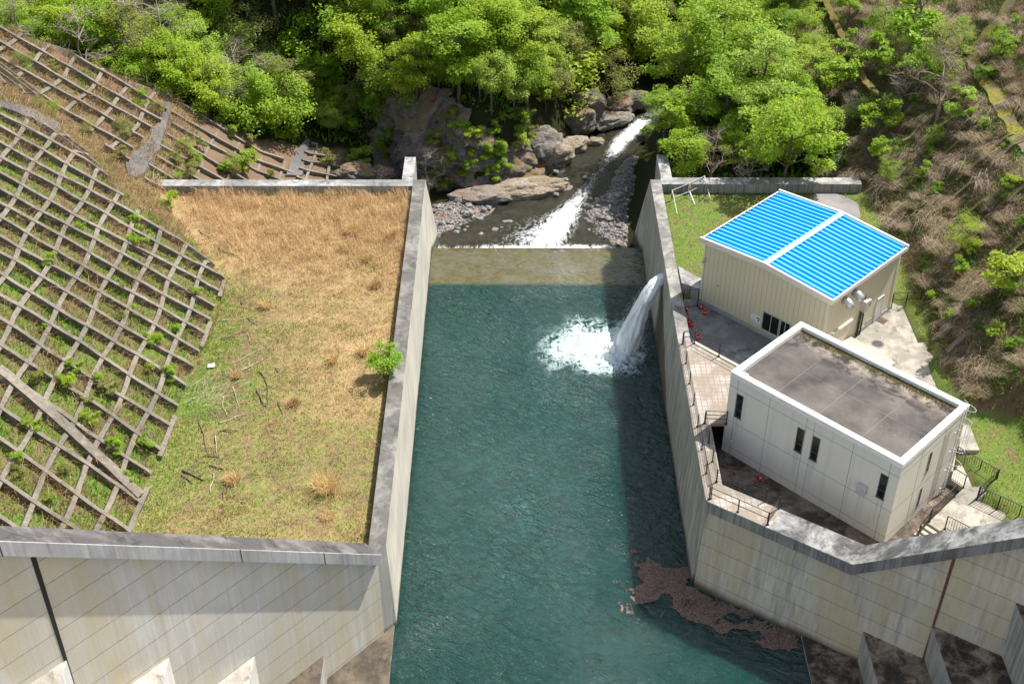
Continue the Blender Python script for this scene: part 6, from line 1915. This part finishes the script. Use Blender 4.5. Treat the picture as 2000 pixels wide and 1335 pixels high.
# bushes clinging to the cliff and its foot
for k, (px, py, w, mt) in enumerate([(rng.uniform(770, 1050), rng.uniform(215, 345), rng.uniform(35, 75), ['leaf_mid', 'leaf_dark', 'leaf_mid', 'leaf_olive', 'leaf_yellow'][rng.integers(5)]) for _ in range(26)] + [(750, 290, 70, 'leaf_dark'), (830, 265, 60, 'leaf_mid'), (890, 245, 50, 'leaf_mid'), (910, 325, 60, 'leaf_dark'), (960, 335, 55, 'leaf_mid'), (985, 322, 60, 'leaf_mid'), (860, 345, 70, 'leaf_olive'), (800, 300, 60, 'leaf_dark'),
                                     (700, 300, 80, 'leaf_dark'), (770, 260, 60, 'leaf_dark'), (1020, 270, 60, 'leaf_yellow'), (850, 310, 50, 'leaf_mid'), (1265, 250, 50, 'leaf_dark'), (1262, 300, 50, 'leaf_olive'), (640, 300, 50, 'leaf_olive')]):
    tree_at(px, py, w * .62, 'small', mt, tone_word[mt] + ' bush clinging to the rock between gully and river bend', group=tone_word[mt] + ' bushes on the cliff', name='bush', cat='bush')
# young tree growing beside the pool wall
p = at(768, 742, -.9)
m_t, m_c = tree_meshes(300, 3.5, 1.35, 54, 42, .11, .35, .08)
yt = empty('young_tree', (-9.75, p[1] + .2, -.9), 0); tag(yt, 'vivid green young tree growing over the top of the left pool wall', 'tree')
link('trunk', m_t, yt, M['bark']); link('crown', m_c, yt, leaf_mat('vivid_young_leaves', (.20, .42, .02), (.20, .42, .02), .45))
# bright fern clumps and shrubs on the left slopes
for k in range(62):
    if k < 34: px, py = rng.uniform(0, 320), rng.uniform(90, 340)
    else: px, py = rng.uniform(300, 560), rng.uniform(210, 345)
    if k < 34 and not inpoly(px, py, PU1): continue
    if k >= 34 and not inpoly(px, py, PU2): continue
    mt = 'leaf_olive' if rng.random() < .75 else 'leaf_mid'
    tree_at(px, py, rng.uniform(16, 34), 'airy' if rng.random() < .5 else 'small', mt, 'low olive shrub growing between the grid beams of the upper left slope' if mt == 'leaf_olive' else 'low green shrub growing between the grid beams of the upper left slope',
            group='olive shrubs on the upper left slope' if mt == 'leaf_olive' else 'green shrubs on the upper left slope', name='shrub', cat='shrub')
tree_at(480, 305, 46, 'small', 'leaf_bright', 'bright green shrub in the overgrown grid behind the cross wall', name='shrub', cat='shrub')
tree_at(330, 388, 34, 'small', 'leaf_bright', 'bright fern like shrub at the left end of the cross wall', name='shrub', cat='shrub')
for k in range(44):
    px, py = rng.uniform(0, 400), rng.uniform(380, 1000)
    if not inpoly(px, py, PF1) or px > 395 - abs(py - 560) * .25: continue
    mt = ['leaf_olive', 'leaf_bright', 'leaf_mid'][rng.integers(3)]
    w_ = {'leaf_olive': 'olive', 'leaf_bright': 'bright green', 'leaf_mid': 'mid green'}[mt]
    tree_at(px, py, rng.uniform(14, 34), 'small', mt, w_ + ' low shrub in a cell of the near left grid', group=w_ + ' shrubs in the near left grid', name='shrub', cat='shrub')
# dry shrubs of the right hillside, bent over by the wind
LEDGE = np.array([on(*q)[:2] for q in ((1990, 0), (1962, 28), (1930, 70), (1900, 108), (1905, 135), (1935, 175), (1960, 220), (1985, 262), (2005, 290))] )
EDGE = np.array([on(*q)[:2] for q in ((1600, 0), (1632, 45), (1668, 120), (1716, 196))])
def dry_shrub_mesh(seed, pal):
    global rng
    keep = rng; rng = np.random.default_rng(seed)
    n = 340
    a = rng.normal(3.5, .42, n); d = .85 * np.sqrt(rng.random(n)); b_ = rng.uniform(0, 6.28, n)
    P = np.stack([np.cos(b_) * d, np.sin(b_) * d, np.full(n, -.05)], -1)
    L = rng.uniform(.35, 1.0, n) * (1 + .5 * (rng.random(n) < .2))
    v, t, c = blades(P, L, rng.uniform(.012, .028, n), L * rng.uniform(.7, 1.5, n), a, mixcol(n, pal, .3), .55)
    rng = keep
    return npmesh('dry_shrub', v, t, c)
PINK = [(.46, .36, .27), (.56, .46, .37), (.33, .24, .16), (.20, .14, .085)]
BEIGE = [(.42, .34, .21), (.50, .42, .28), (.28, .22, .13), (.18, .135, .08)]
DS = {0: [dry_shrub_mesh(500 + k, PINK) for k in range(7)], 1: [dry_shrub_mesh(520 + k, BEIGE) for k in range(7)]}
n_d = 0; pts_d = []
t_ = 0
while n_d < 285 and t_ < 9000:
    t_ += 1
    px, py = rng.uniform(1480, 2010), rng.uniform(-10, 770)
    p = on(px, py)
    if p is None: continue
    s_ = p[0] - x_toe_r(p[1])
    if s_ < (.6 if p[1] < 106 else -3.0): continue
    if px < 1640 and py > 190: 
        if rng.random() < .6: continue
    if p[1] > 150: continue
    sc = rng.uniform(.5, 1.5)
    if abs(float(sdist(p[0], p[1], LEDGE))) < 1.15 or abs(float(sdist(p[0], p[1], EDGE))) < .9: continue
    if mnoise.noise(Vector((p[0] * .28, p[1] * .28, 3))) + rng.normal(0, .12) < -.08: continue
    if any((p[0] - a) ** 2 + (p[1] - b) ** 2 < (.42 * (sc + s2)) ** 2 for a, b, s2 in pts_d): continue
    kd = 0 if rng.random() < np.interp(px, [1500, 1760, 1800, 2000], [.85, .7, .45, .45]) else 1
    o = bpy.data.objects.new('dry_shrub', DS[kd][rng.integers(7)]); COL.objects.link(o)
    if not o.data.materials: o.data.materials.append(M['grass'])
    o.location = p; o.scale = (sc, sc, sc * rng.uniform(.8, 1.1)); o.rotation_euler = (0, R(-18), rng.normal(.1, .65))
    tag(o, 'pinkish grey dry shrub combed downhill on the right hillside' if kd == 0 else 'straw coloured dry shrub combed downhill on the right hillside', 'shrub', 'pinkish dry shrubs on the right hillside' if kd == 0 else 'straw coloured dry shrubs on the right hillside')
    pts_d.append((p[0], p[1], sc)); n_d += 1
for k in range(64):
    px, py = rng.uniform(1600, 1995), rng.uniform(20, 700)
    p = on(px, py)
    if p is None or p[0] - x_toe_r(p[1]) < 1: continue
    mt = ['leaf_mid', 'leaf_dark', 'leaf_bright'][rng.integers(3)]
    tree_at(px, py, rng.uniform(16, 36), 'small', mt, tone_word[mt] + ' low bush among the dry shrubs of the right hillside', group=tone_word[mt] + ' bushes on the right hillside', name='bush', cat='bush')

# feathery saplings scattered over the upper right hillside
for k in range(24):
    px, py = rng.uniform(1580, 1995), rng.uniform(0, 330)
    p = on(px, py)
    if p is None or p[0] - x_toe_r(p[1]) < .5 or abs(float(sdist(p[0], p[1], LEDGE))) < 1.6: continue
    mt = ['leaf_bright', 'leaf_pale', 'leaf_mid'][rng.integers(3)]
    tree_at(px, py, rng.uniform(34, 66), 'airy' if rng.random() < .6 else 'small', mt, tone_word[mt] + ' feathery sapling in the scrub of the upper right hillside', group=tone_word[mt] + ' saplings on the upper right hillside', name='sapling', cat='sapling')
